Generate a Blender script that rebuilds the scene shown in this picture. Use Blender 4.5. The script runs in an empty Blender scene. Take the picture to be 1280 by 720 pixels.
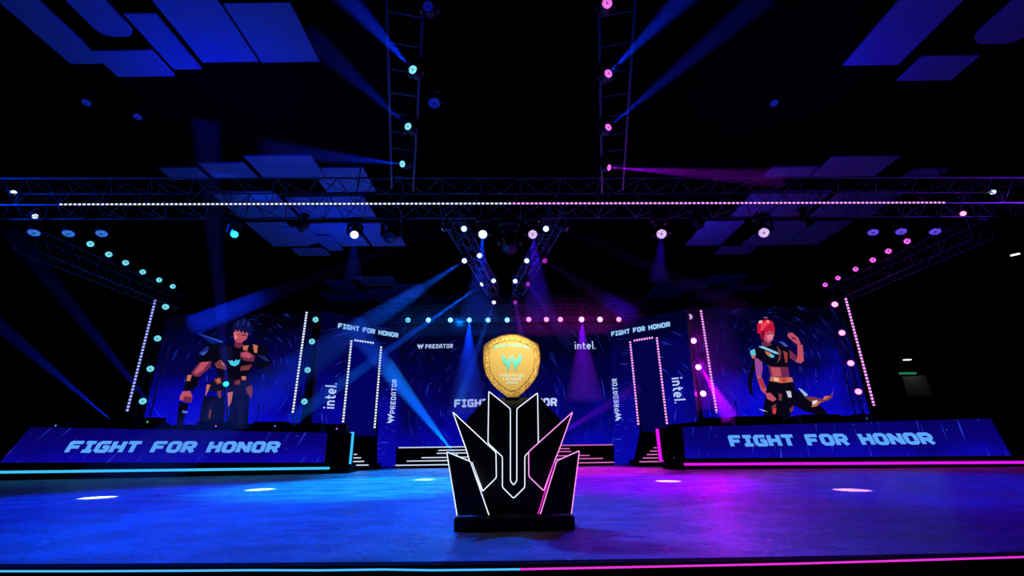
import bpy, math, random
from mathutils import Vector as V, Matrix as M
random.seed(7)
scene = bpy.context.scene
col = scene.collection

# ------------------------------------------------------------------ camera
HC, F = 0.9, 569.0
PIT, ROL = math.radians(19), math.radians(0.8)
FW = V((0, math.cos(PIT), math.sin(PIT)))
_r, _u = V((1, 0, 0)), V((0, -math.sin(PIT), math.cos(PIT)))
RT = _r * math.cos(ROL) - _u * math.sin(ROL)
UP = _u * math.cos(ROL) + _r * math.sin(ROL)
EYE = V((0, 0, HC))
cam = bpy.data.cameras.new('camera')
cam.sensor_width = 36
cam.lens = F * 36 / 1280
cam.clip_start, cam.clip_end = 0.05, 200
camo = bpy.data.objects.new('camera', cam)
col.objects.link(camo)
mw = M.Identity(4)
for i in range(3):
    mw[i][0], mw[i][1], mw[i][2], mw[i][3] = RT[i], UP[i], -FW[i], EYE[i]
camo.matrix_world = mw
scene.camera = camo


# measuring the place: where a line of sight meets a plane
def ray(x, y):
    return RT * ((x - 640) / F) + UP * ((360 - y) / F) + FW


def hit(x, y, pt, n):
    d = ray(x, y)
    return EYE + d * ((V(pt) - EYE).dot(V(n)) / d.dot(V(n)))


def onz(x, y, z): return hit(x, y, (0, 0, z), (0, 0, 1))
def ony(x, y, Y): return hit(x, y, (0, Y, 0), (0, 1, 0))


def wallplane(a, b):                       # vertical plane through two plan points
    d = V((b[0] - a[0], b[1] - a[1], 0)).normalized()
    n = V((d.y, -d.x, 0))
    if n.y > 0: n = -n
    return (V((a[0], a[1], 0)), n)


def onp(x, y, pl, off=0.0):
    return hit(x, y, pl[0] + pl[1] * off, pl[1])


# ------------------------------------------------------------------ materials
def lin(c):
    return tuple(((v / 255) / 12.92 if v / 255 <= 0.04045 else ((v / 255 + 0.055) / 1.055) ** 2.4) for v in c)


def nm(m):
    m.use_nodes = True
    return m.node_tree.nodes, m.node_tree.links


def solid(name, rgb, rough=0.6, metal=0.0, noise=0.0, bump=0.0, scale=8.0, spec=0.5):
    m = bpy.data.materials.new(name)
    n, l = nm(m)
    b = n['Principled BSDF']
    c = lin(rgb)
    b.inputs['Base Color'].default_value = (*c, 1)
    b.inputs['Roughness'].default_value = rough
    b.inputs['Metallic'].default_value = metal
    b.inputs['Specular IOR Level'].default_value = spec
    if noise or bump:
        tc = n.new('ShaderNodeTexCoord')
        t = n.new('ShaderNodeTexNoise')
        t.inputs['Scale'].default_value = scale
        t.inputs['Detail'].default_value = 4
        l.new(tc.outputs['Object'], t.inputs['Vector'])
        if noise:
            r = n.new('ShaderNodeValToRGB')
            r.color_ramp.elements[0].color = (*[v * (1 - noise) for v in c], 1)
            r.color_ramp.elements[1].color = (*[min(1, v * (1 + noise)) for v in c], 1)
            l.new(t.outputs['Fac'], r.inputs['Fac'])
            l.new(r.outputs['Color'], b.inputs['Base Color'])
        if bump:
            bp = n.new('ShaderNodeBump')
            bp.inputs['Strength'].default_value = bump
            bp.inputs['Distance'].default_value = 0.01
            l.new(t.outputs['Fac'], bp.inputs['Height'])
            l.new(bp.outputs['Normal'], b.inputs['Normal'])
    return m


def glow(name, rgb, strength=1.0, sample=False):
    m = bpy.data.materials.new(name)
    n, l = nm(m)
    n.remove(n['Principled BSDF'])
    e = n.new('ShaderNodeEmission')
    e.inputs['Color'].default_value = (*lin(rgb), 1)
    e.inputs['Strength'].default_value = strength
    l.new(e.outputs[0], n['Material Output'].inputs['Surface'])
    m.cycles.emission_sampling = 'FRONT_BACK' if sample else 'NONE'
    return m


class G:                                    # tiny node-graph helper
    def __init__(s, m):
        s.n, s.l = nm(m)

    def math(s, op, a, b=None, c=None):
        x = s.n.new('ShaderNodeMath')
        x.operation = op
        for i, v in enumerate((a, b, c)):
            if v is None: continue
            if isinstance(v, (int, float)): x.inputs[i].default_value = v
            else: s.l.new(v, x.inputs[i])
        return x.outputs[0]

    def ramp(s, f, stops):
        x = s.n.new('ShaderNodeValToRGB')
        e = x.color_ramp.elements
        while len(e) < len(stops): e.new(0.5)
        for i, (p, c) in enumerate(stops):
            e[i].position = p
            e[i].color = (*lin(c), 1)
        s.l.new(f, x.inputs['Fac'])
        return x.outputs['Color']

    def mix(s, f, a, b):
        x = s.n.new('ShaderNodeMix')
        x.data_type = 'RGBA'
        for i, v in ((0, f), (6, a), (7, b)):
            if isinstance(v, (int, float)): x.inputs[i].default_value = v
            elif isinstance(v, tuple): x.inputs[i].default_value = (*v, 1)
            else: s.l.new(v, x.inputs[i])
        return x.outputs[2]

    def noise(s, vec, scale, detail=2):
        x = s.n.new('ShaderNodeTexNoise')
        x.inputs['Scale'].default_value = scale
        x.inputs['Detail'].default_value = detail
        s.l.new(vec, x.inputs['Vector'])
        return x.outputs['Fac']

    def combine(s, a, b, c=0.0):
        x = s.n.new('ShaderNodeCombineXYZ')
        for i, v in enumerate((a, b, c)):
            if isinstance(v, (int, float)): x.inputs[i].default_value = v
            else: s.l.new(v, x.inputs[i])
        return x.outputs[0]


def display(name, dark, mid, bright, centre, strength=1.0, streak=0.8, sparkle=1.0, hgt=5.0, gy=(0.0, 1.0), straight=False):
    """picture shown by an LED wall: navy night sky, drifting sparks and swirling light trails"""
    m = bpy.data.materials.new(name)
    g = G(m)
    n, l = g.n, g.l
    n.remove(n['Principled BSDF'])
    tc = n.new('ShaderNodeTexCoord')
    sp = n.new('ShaderNodeSeparateXYZ')
    l.new(tc.outputs['Object'], sp.inputs[0])
    x, y, z = sp.outputs
    h = g.math('DIVIDE', z, hgt)
    cl = g.noise(tc.outputs['Object'], 0.55, 3)
    hv = g.math('ADD', h, g.math('MULTIPLY', g.math('SUBTRACT', cl, 0.5), 0.9))
    base = g.ramp(hv, [(gy[0], bright), ((gy[0] + gy[1]) / 2, mid), (gy[1], dark)])
    dx, dz = g.math('SUBTRACT', x, centre[0]), g.math('SUBTRACT', z, centre[1])
    if straight:
        u = g.math('ADD', g.math('MULTIPLY', x, 9.0), g.math('MULTIPLY', z, -3.2))
        w = g.math('ADD', g.math('MULTIPLY', z, 0.55), g.math('MULTIPLY', x, 0.30))
        vec = g.combine(u, w)
        lo, hi = 0.66, 0.76
    else:
        r = g.math('SQRT', g.math('ADD', g.math('MULTIPLY', dx, dx), g.math('MULTIPLY', dz, dz)))
        th = g.math('ARCTAN2', dz, dx)
        vec = g.combine(g.math('MULTIPLY', r, 15.0), g.math('MULTIPLY', th, 2.6))
        lo, hi = 0.66, 0.76
    st = n.new('ShaderNodeMapRange')
    st.inputs['From Min'].default_value = lo
    st.inputs['From Max'].default_value = hi
    l.new(g.noise(vec, 1.0, 1), st.inputs['Value'])
    s1 = g.mix(g.math('MULTIPLY', st.outputs[0], streak), base, lin((46, 66, 235)))
    vo = n.new('ShaderNodeTexVoronoi')
    vo.inputs['Scale'].default_value = 4.2
    l.new(tc.outputs['Object'], vo.inputs['Vector'])
    sx = n.new('ShaderNodeSeparateColor')
    l.new(vo.outputs['Color'], sx.inputs[0])
    dot = g.math('LESS_THAN', vo.outputs['Distance'], g.math('MULTIPLY', sx.outputs[0], 0.085))
    s2 = g.mix(g.math('MULTIPLY', dot, g.math('MULTIPLY', sx.outputs[1], sparkle)), s1, lin((70, 120, 255)))
    e = n.new('ShaderNodeEmission')
    l.new(s2, e.inputs['Color'])
    e.inputs['Strength'].default_value = strength
    l.new(e.outputs[0], n['Material Output'].inputs['Surface'])
    m.cycles.emission_sampling = 'FRONT_BACK'
    return m


def lens_mat(name, rim, core, strength, dots=True):
    """lens of a lamp: a disc of small LEDs, hot in the middle; the disc lies in local XZ, radius 1 at 0.1 m"""
    m = bpy.data.materials.new(name)
    g = G(m)
    n, l = g.n, g.l
    n.remove(n['Principled BSDF'])
    tc = n.new('ShaderNodeTexCoord')
    sp = n.new('ShaderNodeSeparateXYZ')
    l.new(tc.outputs['Object'], sp.inputs[0])
    x, y, z = sp.outputs
    r = g.math('SQRT', g.math('ADD', g.math('MULTIPLY', x, x), g.math('MULTIPLY', z, z)))
    base = g.ramp(g.math('DIVIDE', r, 0.1), [(0.0, rim), (0.16, rim), (0.2, core), (0.6, core), (1.0, rim)])
    if dots:
        vo = n.new('ShaderNodeTexVoronoi')
        vo.inputs['Scale'].default_value = 38
        vo.inputs['Randomness'].default_value = 0.3
        l.new(tc.outputs['Object'], vo.inputs['Vector'])
        k = g.math('LESS_THAN', vo.outputs['Distance'], 0.46)
        s = g.math('MULTIPLY', g.math('ADD', g.math('MULTIPLY', k, 0.85), 0.15), strength)
    else:
        s = strength
    e = n.new('ShaderNodeEmission')
    l.new(base, e.inputs['Color'])
    if isinstance(s, (int, float)): e.inputs['Strength'].default_value = s
    else: l.new(s, e.inputs['Strength'])
    l.new(e.outputs[0], n['Material Output'].inputs['Surface'])
    m.cycles.emission_sampling = 'FRONT_BACK'
    return m


BLACK = solid('black_paint', (14, 14, 16), 0.55, noise=0.3)
MATT = solid('matt_black', (6, 6, 7), 0.85, spec=0.08)
TRUSS = solid('dull_aluminium', (96, 96, 100), 0.5, 0.3, noise=0.15)
CASE = solid('black_plastic', (16, 16, 18), 0.4, noise=0.2)
BOARD = solid('trophy_board_black', (9, 11, 14), 0.45, noise=0.3)
BACKBOARD = solid('trophy_back_board', (12, 24, 30), 0.5, noise=0.3)
GOLD = solid('gold', (208, 172, 92), 0.4, 0.2, noise=0.08, scale=3)
GOLDEDGE = None


# ------------------------------------------------------------------ mesh building
class MB:
    def __init__(s): s.v, s.f, s.m = [], [], []

    def add(s, vs, fs, mi=0):
        o = len(s.v)
        s.v += [V(p) for p in vs]
        for f in fs:
            s.f.append([o + i for i in f])
            s.m.append(mi)
        return s

    def box(s, lo, hi, mi=0, mat=None, bev=0.0):
        x0, y0, z0 = lo
        x1, y1, z1 = hi
        if bev:
            b = bev
            vs, fs = [], []
            ring = [(x0 + b, y0), (x1 - b, y0), (x1, y0 + b), (x1, y1 - b), (x1 - b, y1), (x0 + b, y1), (x0, y1 - b), (x0, y0 + b)]
            cx, cy = (x0 + x1) / 2, (y0 + y1) / 2
            def sh(p, k): return (p[0] + (b * k if p[0] < cx else -b * k), p[1] + (b * k if p[1] < cy else -b * k))
            for z, k in ((z0, 1), (z0 + b, 0), (z1 - b, 0), (z1, 1)):
                vs += [(*sh(p, k), z) for p in ring]
            fs = [[7, 6, 5, 4, 3, 2, 1, 0], [24 + i for i in range(8)]]
            for r in range(3):
                for i in range(8):
                    j = (i + 1) % 8
                    fs.append([r * 8 + i, r * 8 + j, r * 8 + 8 + j, r * 8 + 8 + i])
        else:
            vs = [(x0, y0, z0), (x1, y0, z0), (x1, y1, z0), (x0, y1, z0), (x0, y0, z1), (x1, y0, z1), (x1, y1, z1), (x0, y1, z1)]
            fs = [[3, 2, 1, 0], [4, 5, 6, 7], [0, 1, 5, 4], [1, 2, 6, 5], [2, 3, 7, 6], [3, 0, 4, 7]]
        if mat: vs = [mat @ V(p) for p in vs]
        return s.add(vs, fs, mi)

    def cone(s, p, q, r0, r1, n=8, cap=True, mi=0):
        p, q = V(p), V(q)
        d = (q - p).normalized()
        a = d.orthogonal().normalized()
        b = d.cross(a)
        vs = []
        for c, r in ((p, r0), (q, r1)):
            for i in range(n):
                t = 2 * math.pi * i / n
                vs.append(c + a * (r * math.cos(t)) + b * (r * math.sin(t)))
        fs = [[i, (i + 1) % n, n + (i + 1) % n, n + i] for i in range(n)]
        if cap: fs += [list(range(n))[::-1], [n + i for i in range(n)]]
        return s.add(vs, fs, mi)

    def tube(s, p, q, r, n=6, mi=0): return s.cone(p, q, r, r, n, True, mi)

    def path(s, pts, r, n=8, closed=False, mi=0):
        pts = [V(p) for p in pts]
        k = len(pts)
        rings = []
        for i in range(k):
            a = pts[(i - 1) % k] if (closed or i > 0) else None
            b = pts[(i + 1) % k] if (closed or i < k - 1) else None
            d0 = (pts[i] - a).normalized() if a is not None else None
            d1 = (b - pts[i]).normalized() if b is not None else None
            if d0 is None: d0 = d1
            if d1 is None: d1 = d0
            t = (d0 + d1)
            t = t.normalized() if t.length > 1e-6 else d0
            ref = V((0, 1, 0)) if abs(t.y) < 0.9 else V((0, 0, 1))
            u = t.cross(ref).normalized()
            w = u.cross(t)
            sc = min(2.0, 1 / max(0.3, t.dot(d0)))
            rings.append([pts[i] + u * (r * sc * math.cos(2 * math.pi * j / n)) + w * (r * math.sin(2 * math.pi * j / n)) for j in range(n)])
        vs = [p for rg in rings for p in rg]
        fs = []
        for i in range(k if closed else k - 1):
            i2 = (i + 1) % k
            for j in range(n):
                j2 = (j + 1) % n
                fs.append([i * n + j, i * n + j2, i2 * n + j2, i2 * n + j])
        if not closed:
            fs += [list(range(n))[::-1], [(k - 1) * n + j for j in range(n)]]
        return s.add(vs, fs, mi)

    def prism(s, poly, off, mi=0, side=None):
        poly = [V(p) for p in poly]
        off = V(off)
        n = len(poly)
        vs = poly + [p + off for p in poly]
        s.add(vs, [list(range(n)), [n + i for i in range(n)][::-1]], mi)
        o = len(s.v) - 2 * n
        for i in range(n):
            j = (i + 1) % n
            s.f.append([o + i, o + n + i, o + n + j, o + j])
            s.m.append(mi if side is None else side)
        return s

    def poly(s, pts, mi=0): return s.add(pts, [list(range(len(pts)))], mi)

    def build(s, name, mats, parent=None, smooth=False, local=False):
        o0 = V(parent.location) if (parent is not None and not local) else V((0, 0, 0))
        if parent is not None and not local and parent.parent is not None:
            o0 = V(parent.location) + V(parent.parent.location)
        me = bpy.data.meshes.new(name)
        me.from_pydata([tuple(p - o0) for p in s.v], [], s.f)
        for m in (mats if isinstance(mats, (list, tuple)) else [mats]): me.materials.append(m)
        me.polygons.foreach_set('material_index', s.m)
        if smooth: me.polygons.foreach_set('use_smooth', [True] * len(s.f))
        me.update()
        o = bpy.data.objects.new(name, me)
        col.objects.link(o)
        if parent is not None: o.parent = parent
        return o


def tag(o, label=None, cat=None, group=None, kind=None):
    if label: o['label'] = label
    if cat: o['category'] = cat
    if group: o['group'] = group
    if kind: o['kind'] = kind
    return o


def thing(name, label, cat, loc, group=None):
    o = bpy.data.objects.new(name, None)
    o.empty_display_size = 0.1
    col.objects.link(o)
    o.location = V(loc)
    return tag(o, label, cat, group)


def solo(mb, name, mats, loc, label, cat, group=None, smooth=False, kind=None):
    """a thing that is one mesh, its origin at loc"""
    loc = V(loc)
    mb.v = [p - loc for p in mb.v]
    o = mb.build(name, mats, None, smooth)
    o.location = loc
    return tag(o, label, cat, group, kind)


def copy_tree(o, parent=None):
    c = o.copy()
    col.objects.link(c)
    if parent is not None: c.parent = parent
    for ch in o.children: copy_tree(ch, c)
    return c


# ------------------------------------------------------------------ lettering (own stroke alphabet)
GL = {
 'F': (4.1, [[(.5, 0), (.5, 4.5), (4, 4.5)], [(.5, 2.4), (3.4, 2.4)]]),
 'I': (3, [[(0, .5), (3, .5)], [(1.5, .5), (1.5, 4.5)], [(0, 4.5), (3, 4.5)]]),
 'G': (4, [[(3.9, 4.5), (1.1, 4.5), (.5, 3.9), (.5, 1.1), (1.1, .5), (3.5, .5), (3.5, 2.5), (2.0, 2.5)]]),
 'H': (4, [[(.5, 0), (.5, 5)], [(3.5, 0), (3.5, 5)], [(.5, 2.5), (3.5, 2.5)]]),
 'T': (4, [[(0, 4.5), (4, 4.5)], [(2, 0), (2, 4.5)]]),
 'O': (4, [[(1.1, .5), (2.9, .5), (3.5, 1.1), (3.5, 3.9), (2.9, 4.5), (1.1, 4.5), (.5, 3.9), (.5, 1.1), (1.1, .5), (1.5, .5)]]),
 'R': (4.1, [[(.5, 0), (.5, 4.5), (2.9, 4.5), (3.5, 3.9), (3.5, 2.8), (2.9, 2.2), (.5, 2.2)], [(2.1, 2.2), (3.6, 0)]]),
 'N': (4.2, [[(.5, 0), (.5, 5)], [(.6, 4.6), (3.6, .4)], [(3.7, 0), (3.7, 5)]]),
 'P': (4, [[(.5, 0), (.5, 4.5), (2.9, 4.5), (3.5, 3.9), (3.5, 2.6), (2.9, 2.0), (.5, 2.0)]]),
 'E': (4, [[(3.9, 4.5), (.5, 4.5), (.5, .5), (3.9, .5)], [(.5, 2.5), (3.4, 2.5)]]),
 'D': (4, [[(.5, .5), (2.9, .5), (3.5, 1.1), (3.5, 3.9), (2.9, 4.5), (.5, 4.5), (.5, .5), (.8, .5)]]),
 'A': (4, [[(.5, 0), (.5, 3.6), (1.4, 4.5), (2.6, 4.5), (3.5, 3.6), (3.5, 0)], [(.5, 1.7), (3.5, 1.7)]]),
 'S': (4, [[(3.7, 4.5), (.5, 4.5), (.5, 2.5), (3.5, 2.5), (3.5, .5), (.3, .5)]]),
 'C': (4, [[(3.8, 4.5), (1, 4.5), (.5, 4), (.5, 1), (1, .5), (3.8, .5)]]),
 'L': (3.8, [[(.5, 5), (.5, .5), (3.8, .5)]]),
 'U': (4, [[(.5, 5), (.5, 1), (1, .5), (3, .5), (3.5, 1), (3.5, 5)]]),
 '2': (4, [[(.3, 4.5), (3.5, 4.5), (3.5, 2.5), (.5, 2.5), (.5, .5), (3.7, .5)]]),
 '0': (4, [[(1, .5), (3, .5), (3.5, 1), (3.5, 4), (3, 4.5), (1, 4.5), (.5, 4), (.5, 1), (1, .5), (1.4, .5)]]),
 'i': (.9, [[(.45, 0), (.45, 3.1)]]),
 'n': (2.9, [[(.45, 0), (.45, 3.1)], [(.45, 2.3), (1.0, 2.8), (1.9, 2.8), (2.45, 2.2), (2.45, 0)]]),
 't': (2.0, [[(.8, 4.3), (.8, .8), (1.2, .3), (2, .3)], [(0, 2.8), (2, 2.8)]]),
 'e': (3.1, [[(.4, 1.5), (2.7, 1.5), (2.65, 2.1), (2.1, 2.8), (1.1, 2.8), (.4, 2.1), (.4, 1), (1.1, .3), (2.5, .3)]]),
 'l': (.9, [[(.45, 0), (.45, 4.9)]]),
 '.': (.6, [[(.05, .3), (.55, .3)]]),
}


def word_units(txt, gap=0.75, space=2.4):
    return sum((space if c == ' ' else GL[c][0]) + gap for c in txt) - gap


def strokes(mb, txt, A, right, up, width, height, t=1.05, gap=0.75, space=2.4, mi=0, depth=None, arc=None):
    """text from A along `right`; width and height in metres; depth makes the letters solid"""
    A, right, up = V(A), V(right).normalized(), V(up)
    up = up.normalized()
    ux = width / word_units(txt, gap, space)
    uy = height / 5.0
    nrm = right.cross(up).normalized()
    cx = 0.0
    k = 0
    for ch in txt:
        if ch == ' ':
            cx += space + gap
            continue
        w, st = GL[ch]
        lst = list(st)
        if ch == 'i': lst = lst + [[(.45, 3.9), (.45, 4.6)]]
        for ln in lst:
            for (a, b) in zip(ln[:-1], ln[1:]):
                d = V((b[0] - a[0], b[1] - a[1]))
                L = d.length
                d /= L
                e = t / 2 * 0.41
                a2, b2 = V(a) - d * (e if a is not ln[0] else 0), V(b) + d * (e if b is not ln[-1] else 0)
                p = V((-d.y, d.x)) * t / 2
                q = [a2 + p, b2 + p, b2 - p, a2 - p][::-1]
                def P(c):
                    X, Y = (cx + c.x) * ux, c.y * uy
                    o = A + right * X + up * Y
                    if arc: o += up * (arc * (1 - (2 * X / width - 1) ** 2))
                    return o + nrm * (0.0004 * (k % 5))
                qq = [P(c) for c in q]
                if depth: mb.prism([c + nrm * depth for c in qq], -nrm * depth, mi)
                else: mb.poly(qq, mi)
                k += 1
        cx += w + gap
    return mb


EMB = [[(-.50, .47), (-.47, .0), (-.27, -.19), (-.20, -.52), (-.09, -.22), (-.05, .0), (-.05, .38), (-.13, .26), (-.18, .06), (-.28, .22)],
       [(-.03, .40), (-.03, -.10), (-.01, .02), (-.01, .30)]]


def emblem(mb, c, right, up, size, mi=0, depth=None):
    """twin-bladed mask mark: two mirrored halves"""
    c, right, up = V(c), V(right).normalized(), V(up).normalized()
    nrm = right.cross(up).normalized()
    for s in (1, -1):
        for pl in EMB:
            q = [c + right * (x * s * size) + up * (y * size) for x, y in pl]
            if s == 1: q = q[::-1]
            if depth: mb.prism([p + nrm * depth for p in q], -nrm * depth, mi)
            else: mb.poly(q, mi)
    return mb


LETTER = glow('white_blue_lettering', (150, 205, 255), 1.05)
LETTERB = glow('blue_lettering', (92, 165, 255), 1.0)
TEXTBLUE = glow('pale_lettering', (185, 205, 255), 1.0)

# ------------------------------------------------------------------ setting
X0, X1, Y0, Y1, ZC = -30.0, 30.0, -4.0, 31.0, 10.0


def floor_mat():
    m = bpy.data.materials.new('painted_concrete')
    g = G(m)
    n, l = g.n, g.l
    b = n['Principled BSDF']
    tc = n.new('ShaderNodeTexCoord')
    mp = n.new('ShaderNodeMapping')
    mp.inputs['Scale'].default_value = (0.8, 1.3, 1)
    l.new(tc.outputs['Object'], mp.inputs['Vector'])
    n1 = g.noise(mp.outputs[0], 1.3, 6)
    n2 = g.noise(tc.outputs['Object'], 55, 3)
    c = g.ramp(n1, [(0.25, (140, 140, 142)), (0.75, (195, 195, 198))])
    l.new(c, b.inputs['Base Color'])
    l.new(g.math('ADD', g.math('MULTIPLY', n1, 0.22), 0.16), b.inputs['Roughness'])
    bp = n.new('ShaderNodeBump')
    bp.inputs['Strength'].default_value = 0.9
    bp.inputs['Distance'].default_value = 0.035
    n3 = g.noise(tc.outputs['Object'], 14, 6)
    l.new(g.math('ADD', g.math('MULTIPLY', n2, 0.35), n3), bp.inputs['Height'])
    l.new(bp.outputs['Normal'], b.inputs['Normal'])
    return m


FLOORM = floor_mat()
edge_px = [(-160, 709), (0, 707), (320, 705.5), (640, 703), (960, 698), (1280, 692), (1440, 689)]
edge = [onz(x, y, 0) for x, y in edge_px]
b = MB()
pts = [V((X0, edge[0].y, 0))] + edge + [V((X1, edge[-1].y, 0)), V((X1, Y1, 0)), V((X0, Y1, 0))]
b.prism(pts, (0, 0, -0.3))
tag(b.build('floor', FLOORM), kind='structure')
b = MB().box((X0, Y0, -0.55), (X1, 4.8, -0.45))
tag(b.build('floor_hall', solid('hall_carpet', (10, 10, 12), 0.95, noise=0.4, scale=30)), kind='structure')
WALLM = solid('black_wall', (5, 5, 6), 0.95, noise=0.3, scale=2, spec=0.0)
for nme, lo, hi in (('wall_back', (X0, Y1, -0.5), (X1, Y1 + .2, ZC)), ('wall_front', (X0, Y0 - .2, -0.5), (X1, Y0, ZC)),
                    ('wall_left', (X0 - .2, Y0, -0.5), (X0, Y1, ZC)), ('wall_right', (X1, Y0, -0.5), (X1 + .2, Y1, ZC)),
                    ('ceiling', (X0, Y0, ZC), (X1, Y1, ZC + .2))):
    tag(MB().box(lo, hi).build(nme, WALLM), kind='structure')

# black trim and thin neon line along the near edge of the floor
trim = MB()
led_px = [(-160, 715), (0, 714), (110, 714), (230, 713.4), (320, 712.7), (400, 712.9), (480, 711.9), (540, 712.8), (600, 712.2), (650, 711.6), (760, 709.4), (900, 706.6), (1000, 704.4), (1120, 701), (1280, 696.2), (1440, 692)]
front = []
for e in edge: front.append(e + V((0, -0.13, 0)))
n = len(edge)
for i in range(n - 1):
    a, c, d, f = edge[i], edge[i + 1], front[i + 1], front[i]
    z = V((0, 0, 0.012))
    trim.prism([f + z, d + z, c + z, a + z], (0, 0, -0.46))
tag(trim.build('trim_1', MATT), kind='structure')


def front_y(X):
    for i in range(n - 1):
        if front[i].x <= X <= front[i + 1].x:
            t = (X - front[i].x) / (front[i + 1].x - front[i].x)
            return front[i].y * (1 - t) + front[i + 1].y * t
    return front[0].y if X < front[0].x else front[-1].y


def near_line(lst):
    out = []
    for x, y in lst:
        p = ony(x, y, 4.2)
        for _ in range(3): p = ony(x, y, front_y(p.x) - 0.008)
        out.append(p)
    return out


PINKTUBE = glow('pink_neon', (255, 40, 225), 1.15)
CYANTUBE = glow('cyan_neon', (60, 190, 255), 1.1)
WHITETUBE = glow('white_blue_neon', (225, 235, 255), 1.3)
PINKWHITE = glow('pink_white_neon', (255, 150, 245), 1.2)
MAGTUBE = glow('magenta_neon', (228, 20, 240), 1.1)
NEARCYAN = glow('near_edge_cyan_neon', (70, 175, 255), 1.2)
NEARPINK = glow('near_edge_pink_neon', (235, 50, 220), 1.0)
solo(MB().path(near_line(led_px[:10]), 0.0075), 'neon_strip', NEARCYAN, near_line([(400, 712.9)])[0],
     'thin cyan neon strip along the near left edge of the floor', 'light strip')
solo(MB().path(near_line(led_px[9:]), 0.0075), 'neon_strip', NEARPINK, near_line([(900, 706.6)])[0],
     'thin pink neon strip along the near right edge of the floor', 'light strip')

# ------------------------------------------------------------------ trophy monument
TY = 5.62
c0, c1 = onz(567, 665, 0), onz(719, 662.5, 0)
bx0, bx1 = c0.x, c1.x
tz = ony(640, 646.5, TY).z
tr = thing('trophy_monument', 'black crown shaped trophy monument with neon outlines and gold shield', 'trophy', ((bx0 + bx1) / 2, TY + .3, 0))
MB().box((bx0, TY, 0), (bx1, TY + .62, tz), bev=0.008).build('plinth', BLACK, tr)


def TP(l, Y): return [ony(x, y, Y) for x, y in l]


def board(name, px, Y, th, mat, parent):
    return MB().prism(TP(px, Y), (0, th, 0)).build(name, mat, parent)


def neon(px, Y, mat, parent, closed=True, r=0.0058, name='neon_outline'):
    # tubes follow slightly rounded corners
    P = TP(px, Y)
    out = []
    k = len(P)
    for i in range(k):
        if not closed and i in (0, k - 1):
            out.append(P[i])
            continue
        a, q, c = P[(i - 1) % k], P[i], P[(i + 1) % k]
        ra = min(0.018, (a - q).length / 3)
        rc = min(0.018, (c - q).length / 3)
        s, e = q + (a - q).normalized() * ra, q + (c - q).normalized() * rc
        for t in (0, .5, 1): out.append(s * (1 - t) ** 2 + q * 2 * t * (1 - t) + e * t * t)
    return MB().path(out, r, 8, closed).build(name, mat, parent, True)


YB = TY + .40
board('back_board', [(609, 497), (675, 497), (701, 525), (694, 570), (690, 646), (594, 646), (590, 570), (582, 526)], YB, .04, BACKBOARD, tr)
YM = TY + .30
cen = [(611, 489), (638, 511), (646, 511), (672, 491), (673, 554), (656, 570), (656, 609), (642, 623), (628, 609), (628, 571), (610, 554)]
cb = board('centre_board', cen, YM, .06, BOARD, tr)
cenl = [(611, 489), (638, 511), (638, 601), (642, 606.5), (646, 601), (646, 511), (672, 491), (673, 554), (656, 570), (656, 609), (642, 623), (628, 609), (628, 571), (610, 554)]
neon(cenl, YM - .006, WHITETUBE, cb)
# lower centre support board down to the plinth
board('support_board', [(594, 590), (690, 590), (692, 645.5), (592, 645.5)], YM + .03, .05, BOARD, tr)
YL_ = TY + .19
bl = [(566, 515), (620, 565.5), (620.5, 597), (603, 614.3), (587, 577), (583.3, 563.3)]
o = board('blade', bl, YL_, .05, BOARD, tr)
neon(bl, YL_ - .006, WHITETUBE, o)
br = [(715.8, 515), (660.8, 564.7), (661, 595.5), (679.7, 613.5), (693.5, 575.5), (699, 562)]
o = board('blade', br, YL_, .05, BOARD, tr)
neon(br, YL_ - .006, PINKWHITE, o)
YF = TY + .08
fl = [(571.4, 644.5), (558.3, 564.7), (588, 576.8), (611.2, 643.8)]
o = board('front_blade', fl, YF, .05, BOARD, tr)
neon(fl, YF - .006, WHITETUBE, o, False)
neon([(590, 577.6), (603.5, 613)], YF - .006, WHITETUBE, o, False, .004)
fr = [(675.5, 642.5), (696, 576), (724.3, 563.3), (714.3, 642.5)]
o = board('front_blade', fr, YF, .05, BOARD, tr)
neon(fr, YF - .006, PINKWHITE, o, False)
neon([(692.8, 576.5), (672.6, 642.5)], YF - .006, PINKTUBE, o, False, .005)
# braces that tie the boards to the plinth, behind
mb = MB()
for X in (bx0 + .3, bx1 - .35):
    mb.box((X, YF + .05, tz), (X + .04, YB + .02, tz + .25))
mb.build('brace', BOARD, tr)

# shield
YS = TY + .33
sh = [(637.5, 417.6), (648, 418.3), (660, 423), (673, 430), (675.3, 440), (675.4, 451), (672.3, 468), (668, 475.5), (662, 483), (655, 490), (647.2, 496.8),
      (634.5, 496.8), (622.3, 487.3), (615, 480), (608.2, 469.6), (605.3, 461), (604, 451), (604, 431.2), (616.4, 423.3), (627, 419.3)]
cxs, cys = 639.6, 452.0


def shrink(k, dy=0): return [(cxs + (x - cxs) * k, cys + (y - cys) * k + dy) for x, y in sh]


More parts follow.
